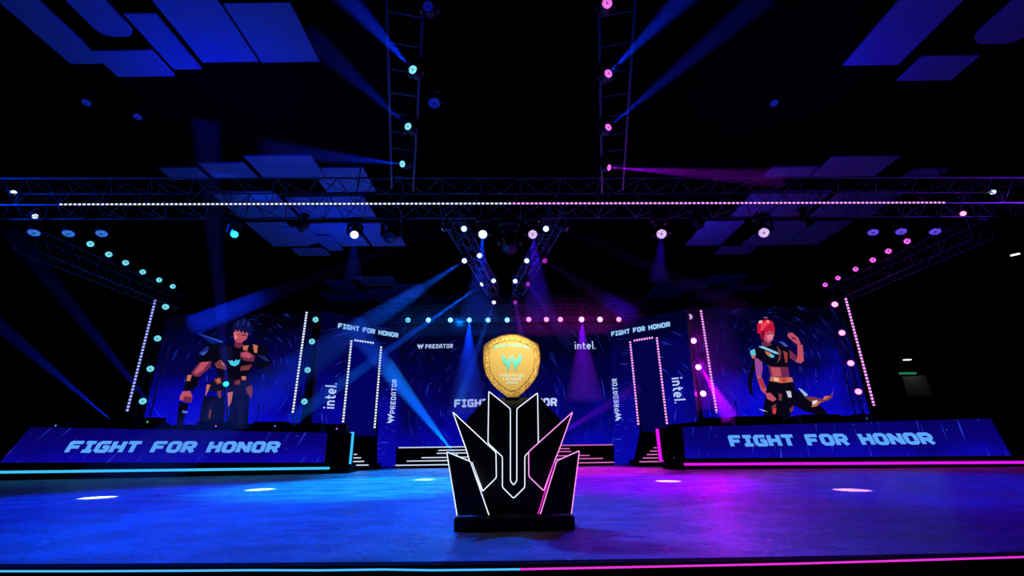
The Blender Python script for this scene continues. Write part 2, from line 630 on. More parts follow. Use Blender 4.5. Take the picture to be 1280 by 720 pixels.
FILI = bpy.data.materials.new('gold_filigree')
g = G(FILI)
bs = g.n['Principled BSDF']
bs.inputs['Metallic'].default_value = 0.4
bs.inputs['Roughness'].default_value = 0.4
tc = g.n.new('ShaderNodeTexCoord')
vo = g.n.new('ShaderNodeTexVoronoi')
vo.feature = 'DISTANCE_TO_EDGE'
vo.inputs['Scale'].default_value = 42
g.l.new(tc.outputs['Object'], vo.inputs['Vector'])
wn = g.noise(tc.outputs['Object'], 60, 3)
f = g.math('GREATER_THAN', vo.outputs['Distance'], g.math('MULTIPLY', wn, 0.38))
g.l.new(g.mix(f, lin((214, 172, 92)), lin((110, 78, 36))), bs.inputs['Base Color'])
bp = g.n.new('ShaderNodeBump')
bp.inputs['Strength'].default_value = 0.6
bp.inputs['Distance'].default_value = 0.004
g.l.new(f, bp.inputs['Height'])
bp.invert = True
g.l.new(bp.outputs['Normal'], bs.inputs['Normal'])
shd = MB().prism(TP(sh, YS), (0, .05, 0)).build('shield', FILI, tr)
face = shrink(.80, .6)
MB().prism(TP(face, YS - .008), (0, .012, 0)).build('shield_face', GOLD, shd)
DARKG = solid('dark_gold_line', (110, 72, 24), .5, .3, noise=.1)
GOLDRIM = solid('bright_gold_rim', (232, 178, 78), .35, .4, noise=.08)
MB().path(TP(shrink(.985), YS - .003), .006, 6, True).build('shield_rim', GOLDRIM, shd, True)
MB().path(TP(face, YS - .009), .0025, 6, True).build('inner_line', DARKG, shd, True)
ZX, ZU = V((1, 0, 0)), V((0, 0, 1))
FOIL = solid('cyan_foil', (90, 215, 225), .25, .3, noise=.25, scale=14)
FOILW = solid('silver_foil', (215, 235, 240), .3, .4, noise=.25, scale=60)
e0 = ony(639.8, 453, YS - .009)
MB_ = MB()
emblem(MB_, e0, ZX, ZU, abs((ony(652, 453, YS) - ony(627.5, 453, YS)).x), 0, .008)
MB_.build('emblem', FOIL, shd)
for txt, xa, xb, yb, yt, mt in (('PREDATOR', 624.5, 655, 471, 467.7, FOILW), ('LEAGUE', 629, 652, 475.6, 472, FOILW), ('2022', 633.5, 647, 480.2, 476.6, FOILW)):
    a, c, t = ony(xa, yb, YS - .0085), ony(xb, yb, YS - .0085), ony(xa, yt, YS - .0085)
    strokes(MB(), txt, a, c - a, ZU, (c - a).length, t.z - a.z, 1.1, 1.0, 2.2, 0, .004).build('lettering', mt, shd)
a, c, t = ony(616.8, 436.5, YS - .0085), ony(661.5, 436.5, YS - .0085), ony(616.8, 432.8, YS - .0085)
strokes(MB(), 'ASIA PACIFIC', a, c - a, ZU, (c - a).length, t.z - a.z, 1.1, 1.1, 3.2, 0, .004, arc=.034).build('lettering', FOIL, shd)

# ------------------------------------------------------------------ side stages
BAN = display('banner_picture', (6, 2, 84), (9, 3, 122), (12, 6, 165), (0, 0), 1.0, 0.75, 0.8, 1.6, (-.6, 1.2), True)


ZUP = V((0, 0, 1))


def side_stage(side):
    L = side < 0
    wh = 'left' if L else 'right'
    # plan line of the front: outer end -> inner end
    A, B = ((-19.6, 16.0), (-6.0, 17.75)) if L else ((5.45, 17.35), (18.6, 15.7))
    PL = wallplane(A, B)
    root = thing('stage_platform', 'long black raised stage platform on the %s behind the sloping text banner' % wh, 'stage',
                 ((A[0] + B[0]) / 2, (A[1] + B[1]) / 2 + 1.5, 0))
    d = V((B[0] - A[0], B[1] - A[1], 0)).normalized()
    nn = PL[1]                                   # towards the audience

    def slab(a, c, y0, y1, z0, z1):              # along the front line, y measured inwards
        p = [V((a.x, a.y, z0)) - nn * y0, V((c.x, c.y, z0)) - nn * y0, V((c.x, c.y, z0)) - nn * y1, V((a.x, a.y, z0)) - nn * y1]
        return MB().prism([q + V((0, 0, z1 - z0)) for q in p], (0, 0, z0 - z1))
    a, c = V((*A, 0)), V((*B, 0))
    slab(a, c, 0, 1.2, 0, .30).build('plinth', MATT, root)
    a2, c2 = (a, c - d * 1.15) if L else (a + d * 1.15, c)
    dp = 3.85 if L else 4.4
    slab(a2, c2, .88, dp, .30, 1.36).build('deck', MATT, root)
    slab(a2, c2, 1.2, dp, 0, .30).build('base', MATT, root)
    # sloping banner screen, measured corner by corner on a plane leaning back
    tl = 0.48
    bn = (nn + V((0, 0, tl))).normalized()
    bp0 = V((A[0], A[1], .36)) - nn * .12
    def H(x, y):
        v = hit(x, y, bp0, bn)
        return v if v.z > .345 else v + (ZUP - bn * bn.z) * ((.345 - v.z) / (1 - bn.z ** 2))
    q = [H(0, 578), H(405, 578.5), H(409.5, 541), H(38, 534)] if L else [H(857, 573), H(1266, 571.5), H(1238, 523), H(853, 534)]
    orig = (q[0] + q[1]) / 2
    ban = thing('led_banner', 'sloping blue banner screen reading FIGHT FOR HONOR on the %s stage front' % wh, 'screen', orig)
    th = -bn * .08
    mb = MB().prism(q, th, 0, 1)
    mb.build('screen', [BAN, CASE], ban)
    up = (q[3] - q[0])
    up = (up - (q[1] - q[0]).normalized() * up.dot((q[1] - q[0]).normalized())).normalized()
    if L: ta, tb, tt = H(81, 565.5), H(347, 565.5), H(81, 551.5)
    else: ta, tb, tt = H(914, 558), H(1170, 555), H(914, 544)
    hh = .40
    mb = strokes(MB(), 'FIGHT FOR HONOR', ta + bn * .012, tb - ta, up, (tb - ta).length, hh, 1.5, .8, 2.6)
    mb.build('lettering', LETTERB, ban)
    # glowing tube along the plinth
    T = lambda x, y: onp(x, y, PL, .062)
    p, r = (T(-60, 591), T(412, 585.2)) if L else (T(855, 580.4), T(1345, 577.5))
    tb = thing('neon_tube', '%s neon tube along the base of the %s stage' % ('cyan' if L else 'magenta', wh), 'light strip', (p + r) / 2)
    MB().path([p, r], .042, 8).build('tube', CYANTUBE if L else MAGTUBE, tb, True)
    for k in range(7):
        s = p + (r - p) * (k / 6)
        MB().box((s.x - .03, s.y, s.z - .06), (s.x + .03, s.y + .018, s.z + .06)).build('clip', CASE, tb)
    # end block and upright bar
    ex = (412, 436) if L else (828.5, 843)
    EP = lambda x, y: onp(x, y, PL, -.22)
    e = [EP(ex[0], 580), EP(ex[1], 580)]
    z0, z1 = .3, 1.40
    e = [V((v.x, v.y, z1)) for v in e]
    MB().prism(e + [e[1] - nn * .75, e[0] - nn * .75], (0, 0, z0 - z1)).build('end_block', MATT, root)
    bx = [(440, 540), (436.2, 580)] if L else [(823.8, 536), (827, 577)]
    EP2 = lambda x, y: onp(x, y, PL, -.25)
    t0, t1 = EP2(*bx[0]), EP2(*bx[1])
    mb = MB().box((t1.x - .075, t1.y - .02, t1.z), (t1.x + .075, t1.y + .05, t0.z), bev=.01)
    bar = thing('light_bar', 'upright %s light bar at the inner end of the %s stage' % ('cyan' if L else 'magenta', wh), 'light bar', (t1.x, t1.y, t1.z))
    mb.build('diffuser', CYANTUBE if L else MAGTUBE, bar)
    MB().box((t1.x - .09, t1.y + .05, t1.z - .01), (t1.x + .09, t1.y + .10, t0.z + .01)).build('housing', CASE, bar)
    # corner steps beside the bar
    st = thing('corner_steps', 'small black corner steps with glowing nosings beside the %s stage' % wh, 'steps', (t1.x - side * .6, 20.6, 0))
    rows = ([(461.5, 580.5), (456, 576), (452, 571.5), (447, 567.3), (443.2, 563)] if L else [(798.5, 576.5), (803, 571.8), (808, 567.5), (812, 563.2), (816.3, 559)])
    for k, (x, y) in enumerate(rows):
        Yk = 19.6 + .32 * k
        en = ony(x, y, Yk)
        xi = (c2 if L else a2).x - side * .04
        lo, hi = (xi, en.x) if L else (en.x, xi)
        zz = en.z
        MB().box((lo, Yk, max(0, zz - .24)), (hi, 21.3, zz)).build('step', MATT, st)
        MB().box((lo + .02, Yk - .012, zz - .045), (hi - .02, Yk, zz)).build('nosing', LETTERN if L else PINKN, st)
    return root


LETTERN = glow('white_nosing', (215, 225, 255), .9)
PINKN = glow('pink_nosing', (225, 110, 200), .85)
side_stage(-1)
side_stage(1)

# ------------------------------------------------------------------ back: screens, portals, stairs
YC = 24.0
cw0, cw1 = ony(490, 500, YC).x, ony(772, 500, YC).x
CEN = display('centre_picture', (2, 2, 34), (3, 2, 78), (6, 6, 165), (-1.0, 2.0), 1.0, .6, .9, 5.6, (-.15, .95))
zp_ = ony(640, 557, 22.4).z
sc = thing('video_screen', 'large centre screen behind the gold shield trophy', 'screen', ((cw0 + cw1) / 2, YC, zp_))
MB().box((cw0, YC, zp_), (cw1, YC + .12, 7.0)).build('screen', CEN, sc)
YL2 = YC - .012


def line_text(txt, xa, xb, yb, yt, Y, mat, parent, t=1.1, gap=.8, space=2.4, z=ZU):
    a, c, tt = ony(xa, yb, Y), ony(xb, yb, Y), ony(xa, yt, Y)
    c.z = a.z
    return strokes(MB(), txt, a, c - a, z, (c - a).length, tt.z - a.z, t, gap, space).build('lettering', mat, parent)


line_text('FIGHT FOR HONOR', 568, 696.5, 509, 499.5, YL2, TEXTBLUE, sc, 1.3)
line_text('PREDATOR', 531.5, 566, 435.6, 430.4, YL2, TEXTBLUE, sc, 1.0, 1.2)
emblem(MB(), ony(525.5, 433, YL2), ZX, ZU, .32).build('emblem', TEXTBLUE, sc)
line_text('intel.', 718.5, 744.5, 436.5, 426.5, YL2, TEXTBLUE, sc, .75, .75)

for side in (-1, 1):
    L = side < 0
    wh = 'left' if L else 'right'
    PP = wallplane((-7.83, 19.89), (-5.67, 21.95)) if L else wallplane((4.95, 22.1), (7.33, 20.15))
    pm = display('portal_picture_' + wh, (2, 2, 40), (4, 3, 92), (8, 6, 165), (0, 2.5), 1.0, .8, 1.4, 6.0, (.1, 1.1))
    Q = lambda l, off=0: [onp(x, y, PP, off) for x, y in l]
    if L:
        outer, inner = [(402, 398), (438, 403), (440.5, 424), (429, 530), (390, 530)], [(474, 431), (500.5, 414), (494.5, 583), (471.5, 583), (472, 540)]
        head = [(401, 389), (502, 404.5), (500.5, 432), (440, 424)]
        door = [(440.5, 424), (475, 431.5), (472, 548), (428.5, 548)]
    else:
        outer, inner = [(822, 403), (858, 396), (872, 527), (833, 531), (819, 422)], [(763, 415), (787, 427), (799.5, 540), (791.5, 579.5), (768, 580)]
        head = [(762, 405), (858, 386), (819, 420), (764, 431)]
        head = [(762, 405), (858, 387), (860, 411), (819, 420), (787, 426), (764, 431)]
        door = [(787, 427), (820, 421), (835, 542), (799.5, 542)]
    if L: head = [(401, 389), (502, 404.5), (500.5, 436), (475, 431.5), (440, 424), (402, 415)]
    foot = onp(483 if L else 780, 582, PP)
    po = thing('portal', '%s entrance portal of blue screen columns with text header' % wh, 'portal', (foot.x, foot.y, 0))
    dn = -PP[1]
    for nme, l in (('outer_column', outer), ('inner_column', inner), ('header', head)):
        pts = Q(l)
        if nme == 'inner_column':
            pts = [V((p.x, p.y, max(p.z, 0.0))) for p in pts]
        if nme == 'outer_column':
            pts = [V((p.x, p.y, max(p.z, 1.37))) for p in pts]
        MB().prism(pts, dn * .3, 0, 1).build(nme, [pm, CASE], po)
    SCR = glow('doorway_scrim_' + wh, (2, 2, 96) if L else (2, 2, 70), 1.0)
    MB().prism([V((p.x, p.y, max(p.z, 1.37))) for p in Q(door, -.22)], dn * .05).build('doorway_panel', SCR, po)
    # lettering
    if L: a, c, t = onp(422.5, 409.5, PP, .014), onp(497.5, 422.5, PP, .014), onp(423, 400.5, PP, .014)
    else: a, c, t = onp(764.5, 420.5, PP, .014), onp(838, 408, PP, .014), onp(764, 412, PP, .014)
    hz = .225
    r = c - a
    r.z = 0
    strokes(MB(), 'FIGHT FOR HONOR', V((a.x, a.y, (a.z + c.z) / 2)), r, ZU, r.length, hz, 1.35, .8, 2.4).build('lettering', LETTER, po)
    # words running up (left) and down (right) the columns
    rp = V((PP[1].y, -PP[1].x, 0))
    if rp.x < 0: rp = -rp
    if L:
        a = onp(417.5, 511, PP, .014)
        b2 = onp(417.5, 479, PP, .014)
        strokes(MB(), 'intel.', a, ZU, -rp, b2.z - a.z, .50, .8, .8).build('lettering', TEXTBLUE, po)
        a, b2 = onp(493.5, 517, PP, .014), onp(493.5, 474, PP, .014)
        strokes(MB(), 'PREDATOR', a, ZU, -rp, b2.z - a.z, .26, 1.0, 1.2).build('lettering', TEXTBLUE, po)
        emblem(MB(), onp(488.3, 523.2, PP, .014), ZU, -rp, .40).build('emblem', TEXTBLUE, po)
    else:
        a, b2 = onp(839.5, 472.5, PP, .014), onp(839.5, 504.5, PP, .014)
        strokes(MB(), 'intel.', a, -ZU, rp, a.z - b2.z, .50, .8, .8).build('lettering', TEXTBLUE, po)
        a, b2 = onp(774.5, 514, PP, .014), onp(774.5, 472.5, PP, .014)
        strokes(MB(), 'PREDATOR', a, ZU, -rp, b2.z - a.z, .26, 1.0, 1.2).build('lettering', TEXTBLUE, po)
        emblem(MB(), onp(772.5, 520.5, PP, .014), ZU, -rp, .38).build('emblem', TEXTBLUE, po)

# side screens with the two pictured fighters
YSIDE = 21.4
PAL = {}


def pal(c, s=1.0):
    if c not in PAL: PAL[c] = glow('picture_%02x%02x%02x' % c, c, s)
    return PAL[c]


def picture(parent, sx, sy, sc_, layers, name):
    mb, mats = MB(), []
    for k, (c, pl) in enumerate(layers):
        m = pal(c)
        if m not in mats: mats.append(m)
        pts = [ony(sx + x / sc_, sy + y / sc_, YSIDE - .01 - .0012 * k) for x, y in pl]
        # face the audience
        nrm = (pts[1] - pts[0]).cross(pts[2] - pts[1])
        mb.poly(pts, mats.index(m))
    return mb.build(name, mats, parent)


SKIN, SKIN2, DK, DK2, GO, GO2, BL, CY = (186, 80, 100), (112, 40, 74), (7, 6, 24), (16, 13, 48), (196, 108, 84), (116, 54, 62), (30, 50, 150), (70, 200, 235)
man = [
 ((14, 30, 120), [(195, 195), (335, 240), (318, 292), (262, 245)]), ((40, 80, 200), [(195, 195), (335, 240), (330, 250)]),
 (DK, [(235, 530), (340, 530), (345, 600), (335, 702), (205, 702), (215, 600)]), (DK, [(345, 530), (475, 515), (470, 600), (465, 702), (352, 702), (350, 600)]),
 (DK2, [(255, 560), (300, 545), (270, 640), (240, 690), (225, 690)]), (DK2, [(400, 560), (440, 545), (445, 690), (420, 690)]),
 (SKIN2, [(215, 345), (275, 345), (262, 380), (210, 425), (180, 430), (165, 405)]), (SKIN, [(220, 350), (262, 348), (225, 395), (190, 415), (180, 405)]),
 (DK, [(145, 418), (208, 430), (200, 472), (172, 502), (122, 500), (133, 455)]), (GO, [(146, 418), (168, 418), (160, 450), (140, 450)]),
 (SKIN, [(120, 505), (160, 503), (172, 535), (150, 552), (104, 552), (106, 530)]), (SKIN2, [(130, 530), (172, 535), (166, 565), (120, 560)]),
 (DK, [(100, 560), (152, 570), (132, 640), (116, 702), (85, 702), (92, 630)]), ((90, 120, 200), [(120, 605), (150, 612), (140, 622), (118, 618)]),
 (DK, [(248, 258), (330, 245), (400, 262), (470, 250), (540, 262), (580, 292), (570, 312), (505, 320), (492, 372), (460, 420), (445, 450), (318, 450), (290, 372), (272, 345), (198, 352), (195, 332), (215, 292)]),
 ((26, 40, 130), [(210, 300), (250, 265), (262, 280), (230, 305), (205, 318)]), ((60, 90, 200), [(212, 305), (255, 290), (230, 315)]),
 (DK2, [(310, 270), (380, 270), (385, 330), (320, 340)]), (GO2, [(320, 335), (352, 372), (350, 392), (300, 380), (288, 360)]), (GO, [(322, 338), (346, 368), (330, 366)]),
 (GO2, [(428, 372), (490, 362), (470, 392), (425, 396)]), (GO, [(440, 262), (470, 262), (460, 290), (440, 285)]),
 (GO, [(492, 255), (517, 262), (514, 302), (498, 300)]),
 (DK, [(500, 300), (540, 305), (585, 330), (592, 352), (565, 392), (520, 385), (490, 362), (540, 345), (500, 335)]), ((30, 36, 110), [(515, 312), (555, 318), (582, 345), (560, 345)]),
 (SKIN2, [(425, 298), (462, 290), (502, 318), (495, 348), (445, 342), (424, 322)]), (SKIN, [(432, 302), (460, 296), (492, 318), (470, 330), (430, 318)]),
 (SKIN2, [(395, 238), (435, 246), (440, 268), (415, 276), (396, 268)]),
 (SKIN, [(388, 190), (400, 180), (440, 182), (468, 198), (458, 228), (432, 246), (410, 246), (394, 232)]), ((228, 130, 120), [(392, 195), (412, 196), (408, 226), (396, 228)]),
 ((16, 10, 40), [(430, 205), (458, 206), (456, 211), (432, 210)]), ((16, 10, 40), [(398, 200), (416, 203), (416, 207), (398, 205)]), ((120, 30, 60), [(414, 231), (430, 231), (424, 235)]),
 ((12, 16, 70), [(386, 196), (386, 160), (398, 138), (414, 124), (420, 130), (440, 116), (452, 122), (468, 128), (480, 146), (490, 160), (488, 186), (478, 214), (468, 226), (468, 200), (456, 190), (446, 204), (440, 184), (428, 198), (422, 180), (408, 192), (404, 178), (394, 190)]), ((30, 44, 130), [(404, 158), (416, 134), (422, 132), (412, 160)]), ((30, 44, 130), [(432, 150), (446, 124), (452, 126), (440, 152)]), ((30, 44, 130), [(462, 160), (468, 134), (474, 142), (470, 166)]),
 (CY, [(358, 338), (372, 345), (380, 338), (392, 350), (402, 335), (412, 342), (426, 334), (416, 362), (395, 372), (375, 366)]),
 (DK2, [(300, 432), (330, 424), (395, 440), (455, 424), (490, 478), (482, 520), (380, 520), (250, 500), (255, 468)]),
 (GO2, [(285, 440), (318, 430), (330, 462), (300, 468)]), (GO, [(300, 440), (318, 440), (318, 458), (304, 460)]), (GO2, [(392, 452), (425, 442), (424, 468), (398, 470)]), (GO, [(430, 426), (455, 424), (455, 444), (436, 446)]),
 (GO2, [(455, 485), (488, 472), (490, 510), (482, 540), (462, 515)]), (GO, [(248, 468), (268, 470), (256, 500), (240, 530)]), (GO2, [(302, 505), (325, 500), (322, 545), (308, 535)]), (GO, [(358, 512), (386, 506), (378, 560), (362, 590)]), (GO2, [(262, 600), (272, 605), (266, 650), (256, 645)]),
]
woman = [
 (DK, [(190, 300), (170, 370), (155, 440), (165, 500), (188, 520), (178, 450), (190, 380), (205, 330)]),
 (DK, [(275, 425), (405, 430), (432, 500), (425, 560), (390, 640), (350, 670), (250, 665), (245, 580), (262, 480)]),
 (DK, [(410, 480), (470, 505), (520, 545), (575, 580), (615, 625), (600, 640), (470, 600), (420, 570)]),
 (SKIN2, [(270, 345), (382, 350), (392, 415), (285, 410)]), (SKIN, [(285, 355), (340, 360), (345, 408), (296, 408)]),
 ((150, 70, 150), [(195, 305), (235, 305), (240, 370), (232, 410), (205, 405), (198, 360)]), (SKIN, [(205, 405), (232, 408), (262, 480), (252, 505), (232, 485)]), ((170, 50, 60), [(210, 420), (232, 415), (256, 470), (240, 478)]),
 (SKIN, [(252, 500), (285, 500), (318, 535), (300, 550), (268, 535)]),
 (SKIN2, [(375, 245), (405, 270), (440, 300), (432, 330), (380, 295)]), (SKIN, [(435, 225), (465, 230), (472, 320), (455, 335), (425, 325), (436, 300)]), (SKIN, [(382, 165), (405, 160), (440, 190), (455, 225), (430, 225), (398, 200), (380, 182)]), (SKIN2, [(400, 180), (425, 190), (430, 205), (405, 196)]),
 (DK, [(230, 232), (285, 225), (345, 220), (390, 255), (392, 330), (380, 355), (290, 352), (240, 330), (205, 300), (180, 290), (185, 262)]),
 ((90, 190, 220), [(170, 262), (195, 252), (202, 285), (188, 300), (172, 285)]), (GO, [(175, 290), (200, 288), (195, 308), (180, 305)]), ((130, 200, 230), [(215, 240), (240, 236), (320, 270), (340, 285), (310, 280)]), (GO, [(250, 262), (285, 275), (305, 300), (290, 302), (262, 285)]), (CY, [(276, 282), (305, 288), (302, 302), (284, 300)]), (GO2, [(320, 232), (345, 270), (340, 310), (320, 335), (332, 290)]), ((60, 80, 190), [(330, 208), (360, 215), (384, 238), (365, 240)]),
 ((150, 60, 60), [(355, 262), (380, 275), (378, 330), (368, 330)]),
 (GO, [(285, 408), (345, 415), (405, 412), (412, 438), (345, 445), (278, 432)]), ((240, 190, 150), [(300, 412), (330, 416), (330, 436), (305, 432)]), ((200, 60, 50), [(345, 418), (375, 418), (372, 440), (348, 440)]),
 (SKIN2, [(240, 210), (285, 215), (290, 232), (260, 240), (236, 230)]), (SKIN, [(240, 150), (300, 150), (306, 175), (295, 205), (272, 220), (250, 205), (240, 180)]), ((226, 130, 150), [(262, 170), (300, 172), (292, 200), (272, 212)]),
 ((30, 10, 50), [(262, 168), (276, 167), (276, 172), (263, 173)]), ((30, 10, 50), [(288, 166), (300, 164), (300, 169), (289, 171)]), ((120, 30, 60), [(272, 200), (286, 200), (280, 205)]),
 ((190, 20, 60), [(210, 165), (208, 115), (230, 92), (265, 85), (298, 100), (308, 140), (306, 166), (298, 150), (290, 160), (280, 146), (268, 162), (258, 158), (254, 180), (246, 205), (232, 200), (228, 170)]), ((240, 60, 80), [(232, 110), (262, 95), (290, 105), (262, 120), (240, 150), (228, 150)]), ((120, 10, 40), [(232, 150), (250, 150), (244, 205), (234, 200)]), ((235, 200, 190), [(218, 95), (236, 92), (238, 106), (220, 110)]), ((240, 160, 120), [(262, 92), (276, 92), (276, 104), (264, 104)]),
 ((90, 90, 140), [(246, 72), (268, 72), (268, 80), (246, 80)]),
 ((200, 200, 220), [(372, 490), (398, 490), (404, 525), (384, 525)]), (GO2, [(330, 500), (350, 510), (346, 545), (330, 540)]), (GO2, [(290, 575), (316, 560), (310, 615), (294, 612)]), ((210, 60, 50), [(300, 590), (318, 585), (312, 620), (298, 616)]), ((150, 170, 220), [(218, 588), (252, 598), (268, 606), (240, 602)]), (GO2, [(390, 590), (415, 570), (410, 600), (396, 612)]),
 ((150, 190, 230), [(440, 472), (460, 480), (496, 512), (478, 520)]), (GO2, [(470, 520), (520, 522), (575, 535), (620, 515), (640, 490), (630, 530), (560, 560), (510, 550)]), (GO, [(520, 550), (570, 545), (545, 575), (515, 580)]), ((220, 220, 230), [(520, 545), (550, 540), (540, 560), (520, 565)]), (GO, [(585, 520), (618, 515), (600, 535), (580, 540)]),
]
for side in (-1, 1):
    L = side < 0
    if L: xa, xb = ony(195, 460, YSIDE).x, ony(384, 460, YSIDE).x
    else: xa, xb = ony(872, 460, YSIDE).x, ony(1072, 460, YSIDE).x
    zb, zt = 1.95, 7.1
    sm = display('fighter_backdrop_' + ('left' if L else 'right'), (2, 2, 16), (3, 3, 72), (10, 8, 205), (.2 if L else -.3, 2.4), 1.0, .6, 1.0, 5.2, (-.02, .98))
    s = thing('video_screen', 'side screen showing a %s' % ('dark haired armoured man on the left stage' if L else 'red haired kneeling woman on the right stage'), 'screen', ((xa + xb) / 2, YSIDE, zb))
    MB().box((xa, YSIDE, zb), (xb, YSIDE + .12, zt)).build('screen', sm, s)
    mb = MB()
    for xx in (xa + .3, (xa + xb) / 2, xb - .3): mb.box((xx - .06, YSIDE + .12, 0), (xx + .06, YSIDE + .24, zb + 3))
    mb.box((xa, YSIDE + .02, 1.75), (xb, YSIDE + .2, zb))
    mb.build('support_frame', MATT, s)
    if L: picture(s, 200, 370, 720 / 170, man, 'pictured_fighter')
    else: picture(s, 900, 380, 4.5, woman, 'pictured_fighter')

# centre stage: rear platform and pyramid steps with glowing nosings
YSTEP = 22.4
zp = ony(640, 557, YSTEP).z
cs = thing('centre_steps', 'wide black centre steps with glowing nosings below the centre screen', 'steps', (-.4, YSTEP, 0))
xa, xb = ony(498.5, 557, YSTEP).x, ony(766, 555, YSTEP).x
MB().box((xa, YSTEP, 0), (xb, YC + .1, zp)).build('platform', MATT, cs)
for (x0, x1, mt) in ((xa, 0, LETTERN), (0, xb, PINKN)):
    MB().box((x0, YSTEP - .015, zp - .045), (x1, YSTEP, zp)).build('nosing', mt, cs)
for (xl, xr, y, Yk) in ((548, 712, 562.3, 22.1), (546, 714, 566, 21.85), (527, 737, 571.5, 21.6), (508.5, 754, 575.7, 21.3), (494.5, 768, 581, 21.0)):
    a, c = ony(xl, y, Yk), ony(xr, y - 1, Yk)
    z = max(.05, a.z)
    MB().box((a.x, Yk, 0), (c.x, YSTEP, z)).build('step', MATT, cs)
    m = (a.x + c.x) / 2
    for (x0, x1, mt) in ((a.x, m, LETTERN), (m, c.x, PINKN)):
        MB().box((x0, Yk - .015, z - .045), (x1, Yk, z)).build('nosing', mt, cs)
# platforms the portals stand on, between side stage and steps
for side in (-1, 1):
    L = side < 0
    wh = 'left' if L else 'right'
    xi, xo = (-6.6, -9.0) if L else (5.9, 8.3)
    lo, hi = min(xi, xo), max(xi, xo)
    solo(MB().box((lo, 21.85, 0), (hi, 23.6, 1.36)), 'riser', MATT, ((lo + hi) / 2, 22.5, 0), 'black riser under the %s entrance portal doorway' % wh, 'riser')


# ------------------------------------------------------------------ trusses
def truss(name, label, p, q, w, h, lat, up, bay=.6, r=.026, rl=.013, flat=False, cat='truss', group=None, rung=False):
    """p,q: middle of the lower face at both ends"""
    p, q, lat, up = V(p), V(q), V(lat).normalized(), V(up).normalized()
    root = thing(name, label, cat, (p + q) / 2, group)
    L = (q - p).length
    k = max(2, round(L / bay))
    cs_ = [(-w / 2, 0), (w / 2, 0)] if flat else [(-w / 2, 0), (w / 2, 0), (w / 2, h), (-w / 2, h)]
    C = lambda i, t: p + (q - p) * t + lat * cs_[i][0] + up * cs_[i][1]
    for i in range(len(cs_)): MB().tube(C(i, 0), C(i, 1), r, 8).build('chord', TRUSS, root, True)
    mb = MB()
    pairs = [(0, 1)] if flat else [(0, 1), (1, 2), (2, 3), (3, 0)]
    for a, c in pairs:
        for j in range(k):
            t0, t1 = j / k, (j + 1) / k
            if rung:
                MB().tube(C(a, t0), C(c, t0), rl, 6).build('rung', TRUSS, root)
                continue
            if j % 2: mb.tube(C(a, t0), C(c, t1), rl, 5)
            else: mb.tube(C(c, t0), C(a, t1), rl, 5)
            if j % 2 == 0: mb.tube(C(a, t0), C(c, t0), rl, 5)
        mb.tube(C(a, 1), C(c, 1), rl, 5)
    if not rung: mb.build('lacing', TRUSS, root, True)
    if cat == 'truss' and abs(up.z) > .5:
        for t in (.08, .36, .64, .92):
            a = p + (q - p) * t + up * h
            MB().tube(a, V((a.x, a.y, ZC - .01)), .012, 6).build('hanging_chain', MATT, root)
    return root


ft = truss('lighting_truss', 'long front lighting truss carrying the dotted light line', (-15.2, 10.84, 7.0), (15.2, 11.56, 7.0), .8, .8, (-.0237, .9997, 0), ZU, .55)
bt = truss('lighting_truss', 'far back lighting truss above the centre screen', (-10.6, 22.9, 7.05), (10.2, 22.9, 7.05), .6, .7, (0, 1, 0), ZU, .6)
truss('lighting_truss', 'left side lighting truss running back from the front truss', (-13.95, 11.9, 6.35), (-13.95, 17.9, 6.35), .6, .6, (1, 0, 0), ZU, .5)
truss('lighting_truss', 'right side lighting truss running back from the front truss', (13.5, 11.9, 6.3), (13.5, 18.1, 6.3), .6, .6, (1, 0, 0), ZU, .5)


def vtruss(label, a, c, w, **k):
    a, c = V(a), V(c)
    d = (c - a).normalized()
    return truss('lighting_truss', label, a, c, w, w, d.cross(ZU), ZU, **k)


vtruss('left arm of the V shaped truss pair converging at the back', (-1.78, 11.9, 7.08), (-.84, 18.8, 7.08), .46, bay=.5, r=.024)
vtruss('right arm of the V shaped truss pair converging at the back', (1.42, 11.9, 7.08), (.26, 18.8, 7.08), .46, bay=.5, r=.024)
truss('ladder_truss', 'left ladder truss overhead nearest the camera', (-1.28, 4.0, 7.0), (-2.72, 10.0, 7.0), .52, 0, (.972, .233, 0), ZU, .55, .026, .014, True, rung=True)
truss('ladder_truss', 'right ladder truss overhead nearest the camera', (1.42, 4.0, 7.0), (2.6, 10.2, 7.0), .52, 0, (.982, -.19, 0), ZU, .55, .026, .014, True, rung=True)

TOW = {}
for key, (x, Y, z1, lab) in {'ol': (-14.12, 17.72, 6.35, 'outer tower truss at the far left of the left stage'), 'il': (-9.62, 20.95, 7.0, 'inner tower truss between the left screen and left portal'),
                             'ir': (8.78, 20.95, 7.0, 'inner tower truss between the right screen and right portal'), 'or': (13.05, 17.5, 6.3, 'outer tower truss at the far right of the right stage')}.items():
    zb_ = 1.36 if key[0] == 'o' else 1.36
    TOW[key] = truss('tower_truss', lab, (x, Y, zb_), (x, Y, z1), .34, .34, (1, 0, 0), (0, 1, 0), .45, .022, .010)

# ------------------------------------------------------------------ dotted LED strips
def dotted(name, rgb, strength, duty=.56):
    """row of square LEDs seen as a dotted line"""
    m = bpy.data.materials.new(name)
    g = G(m)
    n, l = g.n, g.l
    n.remove(n['Principled BSDF'])
    uv = n.new('ShaderNodeUVMap')
    sp = n.new('ShaderNodeSeparateXYZ')
    l.new(uv.outputs[0], sp.inputs[0])
    on = g.math('LESS_THAN', g.math('FRACT', sp.outputs[0]), duty)
    e = n.new('ShaderNodeEmission')
    e.inputs['Color'].default_value = (*lin(rgb), 1)
    l.new(g.math('ADD', g.math('MULTIPLY', on, strength * .94), strength * .06), e.inputs['Strength'])
    l.new(e.outputs[0], n['Material Output'].inputs['Surface'])
    m.cycles.emission_sampling = 'NONE'
    return m


